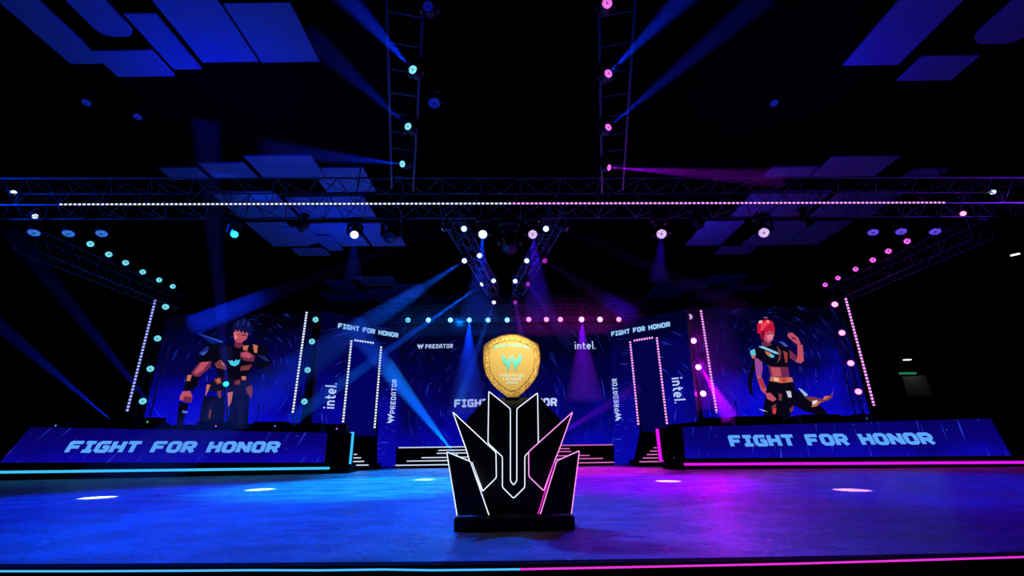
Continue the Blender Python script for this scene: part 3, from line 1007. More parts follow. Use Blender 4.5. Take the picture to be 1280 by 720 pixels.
DOTW = dotted('led_dot_white', (205, 215, 255), 1.6)
DOTV = dotted('led_dot_violet', (240, 150, 255), 1.6)
DOTB = dotted('led_dot_blue', (140, 150, 255), 1.6)
STRIPCASE = solid('strip_housing', (30, 30, 46), .6, noise=.2)


def led_strip(label, p, q, pitch, size, mats, face=(0, -1, 0), split=None):
    p, q = V(p), V(q)
    root = thing('led_strip', label, 'light strip', p if p.z < q.z else q)
    d = (q - p)
    L = d.length
    d.normalize()
    f = V(face).normalized()
    w = d.cross(f).normalized()
    def bx(mb, a, c, hw, t0, t1, mi=0):
        vs = []
        for pt in (a, c):
            for sx, st in ((-1, t0), (1, t0), (1, t1), (-1, t1)): vs.append(pt + w * (hw * sx) + f * st)
        mb.add(vs, [[0, 1, 2, 3], [7, 6, 5, 4], [0, 4, 5, 1], [1, 5, 6, 2], [2, 6, 7, 3], [3, 7, 4, 0]], mi)
    mb = MB()
    bx(mb, p, q, size * .8, -.03, .0)
    mb.build('mounting_channel', STRIPCASE, root)
    mb = MB()
    segs = [(p, q, 0)] if split is None else [(p, p + d * (split - p.x), 0), (p + d * (split - p.x), q, 1)]
    for a, c, mi in segs: bx(mb, a, c, size * .5, 0.0, .012, mi)
    o = mb.build('led_row', mats, root)
    uv = o.data.uv_layers.new(name='along')
    for lp in o.data.loops:
        v = o.data.vertices[lp.vertex_index].co + V(root.location)
        uv.data[lp.index].uv = ((v - p).dot(d) / pitch, 0)
    return root


def strip_px(label, a, c, Y, mats, pitch=.125, size=.085):
    A, B = ony(*a, Y), ony(*c, Y)
    X = (A.x + B.x) / 2
    return led_strip(label, (X, Y, A.z), (X, Y, B.z), pitch, size, mats)


strip_px('dotted white upright light strip at the far left tower', (195.5, 375), (157.5, 515), 17.4, [DOTB])
strip_px('dotted violet upright light strip at the far right tower', (1055.5, 373), (1094, 507), 17.4, [DOTV])
strip_px('dotted white upright light strip on the inner left tower', (382, 390), (367.5, 517), 20.8, [DOTW], .13, .09)
strip_px('dotted violet upright light strip on the inner right tower', (874, 388), (898, 516), 20.8, [DOTV], .13, .09)
PPL, PPR = wallplane((-7.83, 19.89), (-5.67, 21.95)), wallplane((4.95, 22.1), (7.33, 20.15))
for PP, wh, lst, mats in ((PPL, 'left', [((438.5, 425.5), (429.5, 528)), ((475, 433), (469.5, 536)), ((443, 425), (467.5, 429))], [DOTW]),
                          (PPR, 'right', [((787, 427), (799, 532)), ((820.5, 422), (834.5, 531)), ((792.5, 426), (816, 421.8))], [DOTV])):
    for k, (a, c) in enumerate(lst):
        A, B = onp(*a, PP, .04), onp(*c, PP, .04)
        if k < 2:
            mx, my = (A.x + B.x) / 2, (A.y + B.y) / 2
            A, B = V((mx, my, A.z)), V((mx, my, B.z))
        else:
            zz = (A.z + B.z) / 2
            A.z = B.z = zz
        side_ = (('outer', 'inner') if wh == 'left' else ('inner', 'outer'))[k] if k < 2 else ''
        lab = 'dotted light strip up the %s edge of the %s portal doorway' % (side_, wh) if k < 2 else 'short dotted light strip across the top of the %s portal doorway' % wh
        led_strip(lab, A, B, .125, .085, mats, PP[1])
# long line on the front truss
FT = wallplane((-15.2, 10.37), (15.2, 11.09))
a, c = onp(75, 256, FT), onp(1181, 253, FT)
a.z = c.z = (a.z + c.z) / 2
led_strip('long dotted light line across the front truss, white turning pink', a, c, .118, .042, [DOTW, DOTV], FT[1], split=0.0)

# ------------------------------------------------------------------ lamps
LC = {
 'cyan': lens_mat('lens_cyan', (10, 130, 255), (170, 245, 255), 1.7, False),
 'cyandot': lens_mat('lens_cyan_dots', (40, 170, 255), (120, 235, 255), 1.4),
 'bluedot': lens_mat('lens_blue_dots', (40, 90, 255), (70, 150, 255), 1.1),
 'dimblue': lens_mat('lens_dim_blue', (8, 14, 120), (14, 24, 160), .8),
 'teal': lens_mat('lens_teal', (60, 215, 255), (150, 245, 255), 1.4),
 'white': lens_mat('lens_white', (90, 140, 255), (240, 250, 255), 2.2, False),
 'aqua': lens_mat('lens_aqua', (20, 190, 255), (60, 225, 255), 1.6, False),
 'pink': lens_mat('lens_pink', (255, 60, 180), (255, 190, 240), 1.5, False),
 'magenta': lens_mat('lens_magenta', (225, 40, 235), (255, 130, 250), 1.5),
 'hot': lens_mat('lens_hot_pink', (255, 60, 250), (255, 240, 255), 3.2, False),
 'violet': lens_mat('lens_violet_dots', (190, 140, 255), (235, 205, 255), 1.4),
 'bluev': lens_mat('lens_blue_violet_dots', (80, 50, 255), (130, 90, 255), 1.2),
 'dimpink': lens_mat('lens_dim_pink', (150, 20, 200), (210, 60, 220), 1.0),
 'off': solid('dark_lens', (20, 20, 30), .1, noise=.1),
}


def spin(o):                                   # barrel profile helper: list of (y, r) revolved round local Y
    mb = MB()
    n_ = 20
    vs, fs = [], []
    for y, r in o:
        for i in range(n_):
            t = 2 * math.pi * i / n_
            vs.append((r * math.cos(t), y, r * math.sin(t)))
    for k in range(len(o) - 1):
        for i in range(n_):
            j = (i + 1) % n_
            fs.append([k * n_ + i, k * n_ + j, (k + 1) * n_ + j, (k + 1) * n_ + i])
    fs.append([(len(o) - 1) * n_ + i for i in range(n_)])
    return mb.add(vs, fs)


def disc(r, y, dome=.012):
    mb = MB()
    n_ = 20
    vs = [(0, y - dome, 0)]
    for k in (.5, 1):
        vs += [(r * k * math.cos(2 * math.pi * i / n_), y - dome * (1 - k * k), r * k * math.sin(2 * math.pi * i / n_)) for i in range(n_)]
    fs = [[0, 1 + i, 1 + (i + 1) % n_] for i in range(n_)]
    fs += [[1 + i, 1 + n_ + i, 1 + n_ + (i + 1) % n_, 1 + (i + 1) % n_] for i in range(n_)]
    return mb.add(vs, fs)


PROTO = {}


def make_par(colr):
    root = thing('par_light', 'lamp', 'stage light', (0, 0, 0))
    mb = MB()                                   # yoke: U bracket, knobs and hook clamp
    for s in (-1, 1):
        mb.box((s * .125 - .006, -.02, -.02), (s * .125 + .006, .02, .2))
        mb.cone((s * .119, 0, 0), (s * .145, 0, 0), .02, .02, 10)
    mb.box((-.131, -.02, .2), (.131, .02, .212))
    mb.build('yoke', CASE, root, local=True)
    MB().box((-.02, -.025, .212), (.02, .025, .30)).build('hanging_clamp', CASE, root, local=True)
    can = spin([(-.10, .100), (-.105, .112), (-.09, .116), (-.02, .112), (.0, .114), (.02, .110), (.04, .114), (.06, .108), (.08, .112), (.10, .098), (.14, .06), (.142, .0)]).build('can', CASE, root, True, True)
    disc(.1, -.1).build('lens', LC[colr], can, True, True)
    return root


def make_mover(colr):
    root = thing('moving_head_light', 'lamp', 'stage light', (0, 0, 0))
    # hung base above, pivot at the origin
    MB().box((-.15, -.12, .22), (.15, .12, .32), bev=.02).build('base', CASE, root, local=True)
    mb = MB()
    for s in (-1, 1):
        mb.box((s * .15 - .025, -.06, -.05), (s * .15 + .025, .06, .19), bev=.012)
    mb.box((-.175, -.06, .16), (.175, .06, .2), bev=.012)
    mb.cone((0, 0, .195), (0, 0, .225), .07, .07, 14)
    mb.build('yoke', CASE, root, local=True)
    mb = MB()
    for s in (-1, 1): mb.cone((s * .04, 0, .32), (s * .04, 0, .42), .014, .014, 8)
    mb.build('hanging_clamp', CASE, root, local=True)
    hd = spin([(-.16, .090), (-.165, .100), (-.15, .106), (-.05, .104), (-.03, .118), (.06, .12), (.13, .11), (.17, .075), (.18, .0)]).build('head', CASE, root, True, True)
    disc(.09, -.15).build('lens', LC[colr], hd, True, True)
    return root


def place(kind, colr, pos, d, scale, label, group, up=1):
    key = (kind, colr)
    if key not in PROTO:
        PROTO[key] = root = (make_par if kind == 'par' else make_mover)(colr)
    else:
        root = copy_tree(PROTO[key])
    d = V(d).normalized()
    lens = .1 if kind == 'par' else .155
    pos = V(pos) - d * (lens * scale)
    root.location = pos
    root.scale = (scale, scale, scale if up > 0 else scale)
    if up > 0:
        ps = math.atan2(d.x, -d.y)
        tau = -math.asin(max(-1, min(1, d.z)))
        # d.z = sin(rotation about local X of -Y): Rx(t)(0,-1,0) = (0,-cos t,-sin t)
        root.rotation_euler = (0, 0, ps)
    else:                                       # standing on its base: turned upside down
        ps = math.atan2(-d.x, -d.y)
        tau = math.asin(max(-1, min(1, d.z)))
        root.rotation_euler = (math.pi, 0, 0)
        root.rotation_euler = (M.Rotation(math.pi, 4, 'Y') @ M.Rotation(ps, 4, 'Z')).to_euler()
    for ch in root.children:
        if ch.name.split('.')[0] in ('can', 'head'): ch.rotation_euler = (tau, 0, 0)
    tag(root, label, 'stage light', group)
    return root


ORD = ['first', 'second', 'third', 'fourth', 'fifth', 'sixth', 'seventh', 'eighth', 'ninth', 'tenth']


def toeye(p, down=0.0, side=0.0):
    d = (EYE - V(p)).normalized()
    return (d + V((side, 0, -down))).normalized()


GLOWS, TGLOWS = [], []
# back row under the far truss
for k, x in enumerate([510, 535.5, 563, 586.5, 610, 634]):
    p = ony(x, 400, 22.2)
    GLOWS.append((p, (0, .13, 1)))
    place('par', 'cyan' if k else 'teal', p, toeye(p), 1.3, '%s cyan lamp from the left under the back truss' % ORD[k], 'cyan lamps under the back truss')
for k, x in enumerate([661, 683, 700.5, 727, 750, 773.5]):
    p = ony(x, 399.3, 22.2)
    GLOWS.append((p, (.8, .0, .7)))
    place('par', 'pink' if k not in (3, 4) else 'hot', p, toeye(p), 1.3, '%s pink lamp from the left under the back truss' % ORD[k], 'pink lamps under the back truss')
# side trusses
for k, (x, y) in enumerate([(113, 305), (136, 318), (157, 328.5), (178.5, 340), (199, 350), (216, 358)]):
    p = onz(x, y, 7.0)
    place('par', 'teal', p, toeye(p), .92, '%s small cyan lamp from the front along the left side truss' % ORD[k], 'cyan lamps along the left side truss', -1)
for k, (x, y) in enumerate([(1134, 301.5), (1110.5, 314), (1091, 325), (1069.5, 336.5), (1047.5, 347.5), (1031.5, 356)]):
    p = onz(x, y, 7.0)
    place('par', 'magenta', p, toeye(p), .92, '%s small magenta lamp from the front along the right side truss' % ORD[k], 'magenta lamps along the right side truss', -1)
for k, (x, y) in enumerate([(42.5, 291), (85.5, 292), (127, 292)]):
    p = onz(x, y, 6.7)
    place('par', 'bluedot', p, V((.35, -.3, -1)), 1.35, '%s large dotted blue lamp from the left under the front truss corner' % ORD[k], 'dotted blue lamps below the left of the front truss')
for k, (x, y) in enumerate([(1169, 289.5), (1126.5, 289.5), (1091.5, 290.5)]):
    p = onz(x, y, 6.7)
    place('par', 'bluev', p, V((-.35, -.3, -1)), 1.35, '%s large dotted violet lamp from the right under the front truss corner' % ORD[k], 'dotted violet lamps below the right of the front truss')
# corner movers with broken reflections
for (x, y, cl, lab) in ((17, 241, 'white', 'white corner lamp at the far left end of the front truss'), (44, 270.5, 'white', 'white lamp below the left corner of the front truss'),
                        (1241, 240, 'white', 'white corner lamp at the far right end of the front truss'), (1204, 267, 'pink', 'pink lamp below the right corner of the front truss')):
    p = ony(x, y, 11.9)
    place('par', cl, p, toeye(p), .75, lab, 'corner lamps of the front truss')
# front truss washes
for (x, y, cl, s, lab) in ((293, 293, 'aqua', 1.0, 'aqua lamp hanging left under the front truss'), (443, 293.5, 'white', .95, 'white lamp hanging beside a dark moving head on the front truss'),
                           (603.5, 293, 'white', .95, 'white blue lamp hanging just left of the middle of the front truss'), (666, 293, 'violet', .95, 'white violet lamp hanging just right of the middle of the front truss'),
                           (827, 292.5, 'violet', .95, 'violet lamp hanging right under the front truss alone'), (955, 291, 'violet', .95, 'violet lamp hanging below the right ceiling panels on the front truss')):
    p = ony(x, y, 11.3)
    place('mover', cl, p, toeye(p, .25), max(.95, (6.96 - p.z) / .46), lab, 'lit moving heads under the front truss')
for (x, y, lab, d) in ((375, 287, 'dark moving head under the left part of the front truss, tilted left', (-.5, -.3, -1)), (487, 297, 'dark moving head under the front truss beside the white lamp', (.05, -.8, -.8)),
                       (637, 312, 'dark moving head at the middle of the front truss', (0, -.3, -1)), (876, 283, 'dark moving head under the right part of the front truss', (.2, -.2, -1)),
                       (1012, 281, 'dark moving head under the far right of the front truss', (.4, -.3, -1)), (377, 283, None, None)):
    if lab is None: continue
    p = ony(x, y, 11.35)
    place('mover', 'off', p, d, min(1.9, max(1.0, (6.98 - p.z) / .40)), lab, 'unlit moving heads under the front truss')
# V trusses: movers on the outer edges, pars on the inner edges
HEADS = {}
for nme, cl, side, lst in (('left', 'white', -1, [(553, 286.5), (580.5, 326), (602, 355.5), (617.3, 378)]), ('right', 'dimpink', 1, [(709, 286.5), (681, 326), (660, 355), (644, 378)])):
    for k, (x, y) in enumerate(lst):
        p = onz(x, y, 6.78)
        HEADS[nme, k] = p
for k, (x, y) in enumerate([(580, 286), (599, 319.5), (602, 351)] and [(580, 286), (599.5, 319.5), (617, 351)]):
    p = onz(x, y, 6.78)
    place('par', 'white', p, toeye(p), .85, '%s round white lamp from the front on the left V truss arm' % ORD[k], 'white lamps on the left V truss arm')
for k, (x, y) in enumerate([(682.5, 286), (658.5, 326), (644, 351.5)]):
    p = onz(x, y, 6.78)
    place('par', 'white', p, toeye(p), .85, '%s round white lamp from the front on the right V truss arm' % ORD[k], 'white lamps on the right V truss arm')
# towers
for key, cl, lst, Y, lab in (('ol', 'teal', [(207, 383.5), (197, 423), (188, 461), (178.5, 501.5)], 17.3, 'outer left tower'), ('il', 'teal', [(394.5, 399.5), (390, 427), (384.5, 462.5), (380.5, 502)], 20.7, 'inner left tower'),
                             ('ir', 'hot', [(862, 396), (867, 426), (873, 459), (879, 492)], 20.7, 'inner right tower'), ('or', 'pink', [(1043.5, 380.5), (1052.5, 416), (1063.5, 454), (1073, 489.5)], 17.3, 'outer right tower')):
    for k, (x, y) in enumerate(lst):
        p = ony(x, y, Y)
        c2 = 'violet' if (key == 'ir' and k == 0) else cl
        if key == 'ir' and k: TGLOWS.append(p)
        place('par', c2, p, toeye(p), 1.15 if Y < 19 else 1.3, '%s lamp from the top on the %s truss' % (ORD[k], lab), 'lamps on the %s' % lab)

# ------------------------------------------------------------------ light beams in haze
def haze_mat(name, density, tint=(1, 1, 1)):
    m = bpy.data.materials.new(name)
    n, l = nm(m)
    n.remove(n['Principled BSDF'])
    s = n.new('ShaderNodeVolumeScatter')
    s.inputs['Density'].default_value = density
    s.inputs['Color'].default_value = (*tint, 1)
    l.new(s.outputs[0], n['Material Output'].inputs['Volume'])
    return m


HAZE = haze_mat('stage_haze', .2)


def lamp(name, loc, d, energy, rgb, angle, blend=.3, size=.03):
    li = bpy.data.lights.new(name, 'SPOT')
    li.energy = energy
    li.color = lin(rgb) if max(rgb) > 1 else rgb
    li.spot_size = angle
    li.spot_blend = blend
    li.shadow_soft_size = size
    o = bpy.data.objects.new(name, li)
    col.objects.link(o)
    o.location = V(loc)
    o.rotation_euler = V(d).to_track_quat('-Z', 'Y').to_euler()
    return o


def beam(label, p, q, r0, r1, rgb, energy):
    p, q = V(p), V(q)
    d = (q - p)
    L = d.length
    d.normalize()
    ang = 2 * math.atan(r1 / L)
    st = p + d * .05
    lamp('beam_lamp', p + d * .03, d, energy * .3, rgb, ang, .55, .01)
    mb = MB().cone(st, q, r0, r1 * 1.02, 20)
    solo(mb, 'smoke_haze', HAZE, p, label, 'haze', kind='stuff')


BLUE, CYB, MAG, VIO = (.0, .025, 1.0), (.0, .075, 1.0), (.40, .0, 1.0), (.16, .0, 1.0)


def mover_beam(kind, pos, end, r1, rgb, energy, lens, lab, blab, group, scale=.9, up=1, r0=.06):
    d = (V(end) - V(pos)).normalized()
    place('mover', lens, pos, d, scale, lab, group, up)
    if energy: beam(blab, pos, end, r0, r1, rgb, energy)


NEAR = [('left', 0, (535, 8), None, BLUE, 0, 'dimblue'), ('left', 1, (516, 87), onz(405, -34, 6.0), BLUE, 1, 'teal'), ('left', 2, (510, 158), onz(385, 44, 6.0), BLUE, .5, 'teal'), ('left', 3, (503, 205), onz(330, 187, 5.0), BLUE, 1.2, 'teal'),
        ('right', 0, (759, 4), None, MAG, 0, 'magenta'), ('right', 1, (760.5, 92), onz(890, -38, 6.0), BLUE, 1, 'magenta'), ('right', 2, (760.5, 159), onz(960, -8, 6.0), BLUE, 1, 'magenta'), ('right', 3, (761.5, 209.5), onz(980, 224, 5.0), MAG, 1.5, 'magenta')]
for wh, k, px, end, rgb, e, lens in NEAR:
    p = onz(*px, 6.72)
    en = end if end is not None else p + V((0, -1, -.6))
    mover_beam('m', p, en, .19, rgb, 5000 * e, lens, '%s moving head from the camera on the %s ladder truss' % (ORD[k], wh), 'haze lit by the %s beam from the %s ladder truss' % (ORD[k], wh), 'moving heads on the %s ladder truss' % wh, .8, 1, .05)
for k, (end, e, r1) in enumerate([(ony(240, 407, 11.6), .035, .28), (onz(122, 622, .6), 6.5, .24), (ony(362, 525, 13.0), 15.0, .22), (ony(574, 503, 12.0), 9.0, .13)]):
    mover_beam('m', HEADS['left', k], end, r1, CYB if k else BLUE, 9000 * e, 'white', '%s moving head from the front on the left V truss arm' % ORD[k], 'haze lit by the %s beam from the left V truss arm' % ORD[k], 'moving heads on the left V truss arm', .95)
for k, (end, e, r1) in enumerate([(ony(930, 388, 11.7), .03, .28), (ony(790, 395, 9.6), .06, .22), (ony(712, 425, 11.0), .5, .22), (ony(660, 465, 12.0), 3.5, .14)]):
    mover_beam('m', HEADS['right', k], end, r1, VIO if k == 3 else BLUE, 9000 * e, 'dimpink', '%s moving head from the front on the right V truss arm' % ORD[k], 'haze lit by the %s beam from the right V truss arm' % ORD[k], 'moving heads on the right V truss arm', .95)

# downlight columns of the lit front lamps and the tower
for px, Y, e_px, eY, r1, rgb, e, lab in (((603.5, 294), 11.2, (598, 400), 12.2, .55, BLUE, .22, 'haze lit below the white blue lamp left of the middle'), ((666, 294), 11.2, (676, 400), 12.2, .5, (.03, .0, 1), .22, 'haze lit below the white violet lamp right of the middle'),
                                         ((827, 293), 11.2, (823, 352), 11.6, .3, (.03, .0, 1), .05, 'haze lit below the violet lamp on the right'), ((443, 295), 11.2, (441, 350), 11.6, .3, BLUE, .03, 'haze lit below the white lamp beside the dark moving head'),
                                         ((878, 462), 20.5, (914, 524), 19.6, .42, (.5, 0, 1), 1.6, 'haze lit magenta below the inner right tower lamps'),
                                         ((586.5, 402), 22.0, (584, 520), 21.6, 1.0, BLUE, 1.2, 'haze lit blue below the fourth cyan lamp of the back truss'), ((727, 401), 22.0, (731, 500), 21.6, .9, (.12, 0, 1), .8, 'haze lit violet below a pink lamp of the back truss')):
    beam(lab, ony(*px, Y), ony(*e_px, eY), .05, r1, rgb, 9000 * e)
# movers standing on steps, floor and decks
for (px, Y, end, r1, rgb, e, lens, lab, blab, s) in (
    ((570, 569.5), 20.6, ony(440, 405, 17.0), .50, CYB, 12, 'white', 'lit moving head at the foot of the centre steps left of the trophy', 'haze lit by the broad blue beam rising left of the trophy', .9),
    ((683, 553), 21.2, ony(800, 482, 20.0), .30, VIO, 1.6, 'magenta', 'moving head hidden behind the trophy on the right', 'haze lit by the violet beam rising right of the trophy', .8),
    ((141, 527), 18.6, ony(-40, 374, 16.6), .34, BLUE, 1.5, 'off', 'left outer moving head on the left deck', 'haze lit by the lower blue beam crossing the dark left edge', .8),
    ((208, 530), 18.8, ony(10, 285, 16.6), .42, BLUE, 1.5, 'off', 'second moving head from the left on the left deck', 'haze lit by the upper blue beam crossing the dark left edge', .8),
    ((287, 527), 19.6, onz(257, 150, 9.85), .36, BLUE, 3.0, 'off', 'moving head on the left deck below the pictured man', 'haze lit by the upright beam in front of the pictured man', .8),
):
    p = ony(*px, Y)
    mover_beam('m', p, end, r1, rgb, 9000 * e, lens, lab, blab, 'floor standing moving heads', s, -1)

for p, rgb in GLOWS:
    lamp('row_lamp', p + V((0, -.06, 0)), (0, -1, -.45), 38, rgb, math.radians(150), .4, .03)
for p in TGLOWS:
    lamp('tower_lamp', p + V((0, -.08, 0)), (-.2, -1, -.35), 60, (.7, 0, 1), math.radians(150), .4, .03)
ROWHAZE = haze_mat('row_haze', .05)
solo(MB().box((-6.2, 20.9, 5.9), (6.4, 22.12, 7.9)), 'smoke_haze', ROWHAZE, (0, 21.5, 5.9), 'smoke haze glowing round the lamp row under the back truss', 'haze', kind='stuff')
solo(MB().box((7.6, 19.2, 2.2), (9.8, 20.62, 6.6)), 'smoke_haze', ROWHAZE, (8.6, 20, 2.2), 'smoke haze glowing magenta round the inner right tower lamps', 'haze', kind='stuff')

# ------------------------------------------------------------------ wash light of the rig and added lights
def wash(loc, tgt, e, rgb, ang, blend=.6, size=.15): return lamp('wash_and_added_light', loc, V(tgt) - V(loc), e, rgb, math.radians(ang), blend, size)


wash((-8, 11.2, 6.9), (-6.5, 9.3, 0), 5000, (.0, .022, 1), 80)
wash((-3, 13.4, 6.9), (-3.6, 12.3, 0), 9000, (.0, .24, 1), 58)
wash((-2.2, 9, 6.9), (-1.8, 7.0, 0), 2800, (.0, .08, 1), 75)
wash((4.5, 14.5, 6.9), (3.0, 12.5, 0), 6000, (.20, .0, 1), 52)
wash((3.5, 10.2, 6.9), (2.8, 8, 0), 1700, (.004, .0, 1), 75)
wash((9.5, 11.2, 6.9), (9.5, 10.5, 0), 2300, (.0, .01, 1), 80)
wash((4, 20, 6.9), (2.8, 17.5, 0), 4200, (.85, .0, 1), 46)
wash((-4, 20, 6.9), (-3.5, 17.5, 0), 6000, (.0, .22, 1), 55)
wash((8.3, 20.4, 4.2), (4.6, 8, 0), 620, (.62, .0, 1), 50, .8, .12)
wash((-2.6, 21.9, 6.8), (-1.3, 6.5, 0), 2200, (.0, .16, 1), 40, .8, .12)
wash((-15.4, 10.3, 7.3), (-9, 11.2, 7.3), 360, (.0, .05, 1), 60)
wash((15.4, 11.1, 7.3), (9, 11.4, 7.3), 200, (.16, .02, 1), 60)
wash((-.4, 13.6, 8.6), (-1.3, 16.5, 7.1), 260, (.0, .05, 1), 100)
wash((.2, 13.6, 8.6), (.9, 16.5, 7.1), 200, (.05, .0, 1), 100)
# added warm key that lights the shield, unseen above the audience
wash((0.3, -.5, 4.6), ony(640, 455, 5.95), 1600, (1.0, .90, .52), 7.6, .6, .06)
# small hard spots making the bright pools on the floor
for (x, y, c) in ((122, 622, (.75, .95, 1)), (325, 612, (.7, .95, 1)), (530, 599.5, (.5, .85, 1)), (835, 601.5, (1, .6, 1)), (1065, 612.5, (.8, .35, 1))):
    t = onz(x, y, 0)
    lamp('pool_lamp', (t.x * .95, t.y + 1.5, 6.8), t - V((t.x * .95, t.y + 1.5, 6.8)), 11000, c, math.radians(5.2), .15, .02)
# added uplights without fixtures, brightening the ceiling panels
for (x, y, e, rgb) in ((-7, 9.5, 300, (.0, .003, 1)), (-7, 17, 130, (.0, .02, 1)), (7.5, 9.5, 150, (.0, .0, 1)), (7.5, 17, 90, (.01, .005, 1))):
    wash((x, y, 7.9), (x, y, 10), e, rgb, 165, .5, .3)

# ------------------------------------------------------------------ gear on the decks
RGB = [glow('led_green', (60, 255, 140), 1.2), glow('led_violet', (190, 80, 255), 1.2), glow('led_blue', (60, 120, 255), 1.2)]
for k, (xa, xb, yt, Y, lx, lab) in enumerate((
    (143, 200, 522, 19.4, 184.5, 'black equipment case with a small coloured light, leftmost on the left deck'), (246, 280, 527, 19.2, 270, 'black equipment case in front of the pictured man on the left deck'),
    (316, 356, 527, 19.2, 344, 'black equipment case right of the pictured man on the left deck'), (366, 402, 529, 18.9, None, 'plain black equipment case beside the inner left tower'),
    (416, 433, 530, 18.9, 421, 'small black equipment case at the inner end of the left deck'), (56, 84, 526, 18.2, 70, 'low black equipment case near the dark outer end of the left deck'),
    (918, 978, 520, 19.2, None, 'long black equipment case in front of the kneeling woman on the right deck'), (1001, 1050, 518, 18.6, None, 'tall black equipment case right of the kneeling woman on the right deck'),
    (1072, 1104, 517, 18.2, 1083, 'black equipment case outside the outer right tower on the right deck'))):
    a, c = ony(xa, yt, Y), ony(xb, yt, Y)
    zt = (a.z + c.z) / 2
    h = max(.30, zt - 1.362)
    zt = 1.362 + h
    t = thing('equipment_case', lab, 'case', ((a.x + c.x) / 2, Y + .2, 1.362), 'black equipment cases on the decks')
    MB().box((a.x, Y, 1.362), (c.x, Y + .42, zt - .1), bev=.015).build('body', CASE, t)
    MB().box((a.x, Y, zt - .095), (c.x, Y + .42, zt), bev=.015).build('lid', CASE, t)
    for q in (.25, .75):
        X = a.x + (c.x - a.x) * q
        MB().box((X - .03, Y - .012, zt - .14), (X + .03, Y, zt - .06), bev=.004).build('latch', BLACK, t)
    if lx:
        p = ony(lx, yt + 5, Y)
        z = min(max(p.z, 1.42), zt - .18)
        MB().cone((p.x, Y, z), (p.x, Y - .01, z), .035, .035, 10).build('indicator_light', RGB[k % 3], t)


def mic_stand(px, ytop, Y, lab):
    p = ony(px, ytop, Y)
    z0 = 1.362
    t = thing('microphone_stand', lab, 'microphone stand', (p.x, Y, z0), 'microphone stands on the decks')
    MB().cone((p.x, Y, z0), (p.x, Y, z0 + .03), .14, .13, 16).build('base', CASE, t)
    MB().tube((p.x, Y, z0 + .03), (p.x, Y, p.z - .12), .012, 8).build('pole', CASE, t)
    mb = MB().cone((p.x, Y, p.z - .14), (p.x, Y - .02, p.z - .02), .02, .035, 10)
    mb.cone((p.x, Y - .02, p.z - .02), (p.x, Y - .03, p.z + .04), .042, .03, 10)
    mb.build('microphone', CASE, t)


p = ony(282.5, 480, 19.9)
ls = thing('lamp_stand', 'black pole stand carrying the aqua lamp in front of the pictured man', 'lamp stand', (p.x, 19.95, 1.362))
MB().cone((p.x, 19.95, 1.362), (p.x, 19.95, 1.40), .2, .18, 18).build('base', CASE, ls)
MB().tube((p.x, 19.95, 1.40), (p.x, 19.95, p.z - .36), .018, 8).build('pole', CASE, ls)
place('par', 'aqua', p, toeye(p), 1.15, 'aqua lamp on a pole stand in front of the pictured man', 'lamps on stands', -1)
mic_stand(98, 517, 18.6, 'microphone stand near the outer end of the left deck')
mic_stand(324, 508, 18.9, 'microphone stand beside the pictured man on the left deck')
mic_stand(919, 503, 18.9, 'microphone stand left of the kneeling woman on the right deck')
mic_stand(1110, 497, 18.0, 'microphone stand outside the outer right tower')

# ------------------------------------------------------------------ far right of the hall
LITWALL = solid('lit_wall_grey', (120, 120, 118), .7, noise=.15)
Yb = Y1 - .02
a, c = ony(1126, 470, Yb), ony(1164, 493, Yb)
tag(MB().box((a.x, Yb - .06, 0), (c.x, Yb, a.z), bev=.01).build('lit_wall_patch', LITWALL), kind='structure')  # patch of lit wall, its light put into the grey colour
a, c = ony(1085, 493.5, 29.0), ony(1275, 497, 29.0)
tag(MB().box((a.x, 28.9, 0), (min(c.x, X1 - .05), 29.05, (a.z + c.z) / 2)).build('added_black_wall', WALLM), kind='structure')  # added black box that keeps everything below the lit patch dark
t = ony(1133, 467, Yb)
ex = thing('exit_sign', 'small dim green lit sign above the grey lit patch of wall at the far right', 'sign', (t.x, Yb, t.z))
MB().box((t.x - .62, Yb - .1, t.z - .09), (t.x + .62, Yb, t.z + .09), bev=.012).build('housing', CASE, ex)
MB().box((t.x - .58, Yb - .112, t.z - .07), (t.x + .58, Yb - .1, t.z + .07)).build('sign_face', glow('exit_green', (30, 120, 80), 1.0), ex)
t = ony(1135.5, 449.5, Yb - .3)
dl = thing('wall_lamp', 'small white lamp above the green sign at the far right', 'lamp', (t.x, Yb, t.z))
MB().box((t.x - .28, Yb - .34, t.z + .03), (t.x + .28, Yb - .02, t.z + .12), bev=.02).build('hood', CASE, dl)
MB().box((t.x - .22, Yb - .32, t.z - .03), (t.x + .22, Yb - .1, t.z + .03), bev=.01).build('diffuser', glow('wall_lamp_white', (235, 240, 255), 1.4), dl)
lamp('wall_lamp_light', (t.x, Yb - .5, t.z - .1), (.1, .25, -1), 16, (1, .95, .85), math.radians(90), .8, .1)
p, q = onz(1263, 319.6, 9.0), onz(1275, 316.8, 9.0)
tl = thing('tube_light', 'short white tube light high at the far right edge', 'lamp', (p + q) / 2)
MB().path([p, q], .045, 8).build('tube', glow('tube_white', (255, 252, 235), 1.6), tl, True)
mb = MB()
for v in (p, q): mb.box((v.x - .03, v.y - .03, v.z), (v.x + .03, v.y + .03, v.z + .12))
mb.build('hanging_bracket', CASE, tl)

# dim downlights on the ceiling
LC['deepblue'] = lens_mat('lens_deep_blue', (10, 16, 110), (24, 40, 200), 1.0)
for x, y, s, lab in ((543, 129, 1.5, 'dim dotted blue downlight right of the left ladder truss'), (967.5, 129, 1.0, 'dim blue downlight high on the dark right ceiling'),
                     (108, 128.5, 1.0, 'dim blue downlight on the dark left ceiling nearest the corner'), (172, 146, 1.0, 'second dim blue downlight on the dark left ceiling')):
    p = onz(x, y, 9.4)
    place('par', 'deepblue', p, V((.15 if x < 640 else -.15, -.35, -1)), s, lab, 'dim downlights on the ceiling')

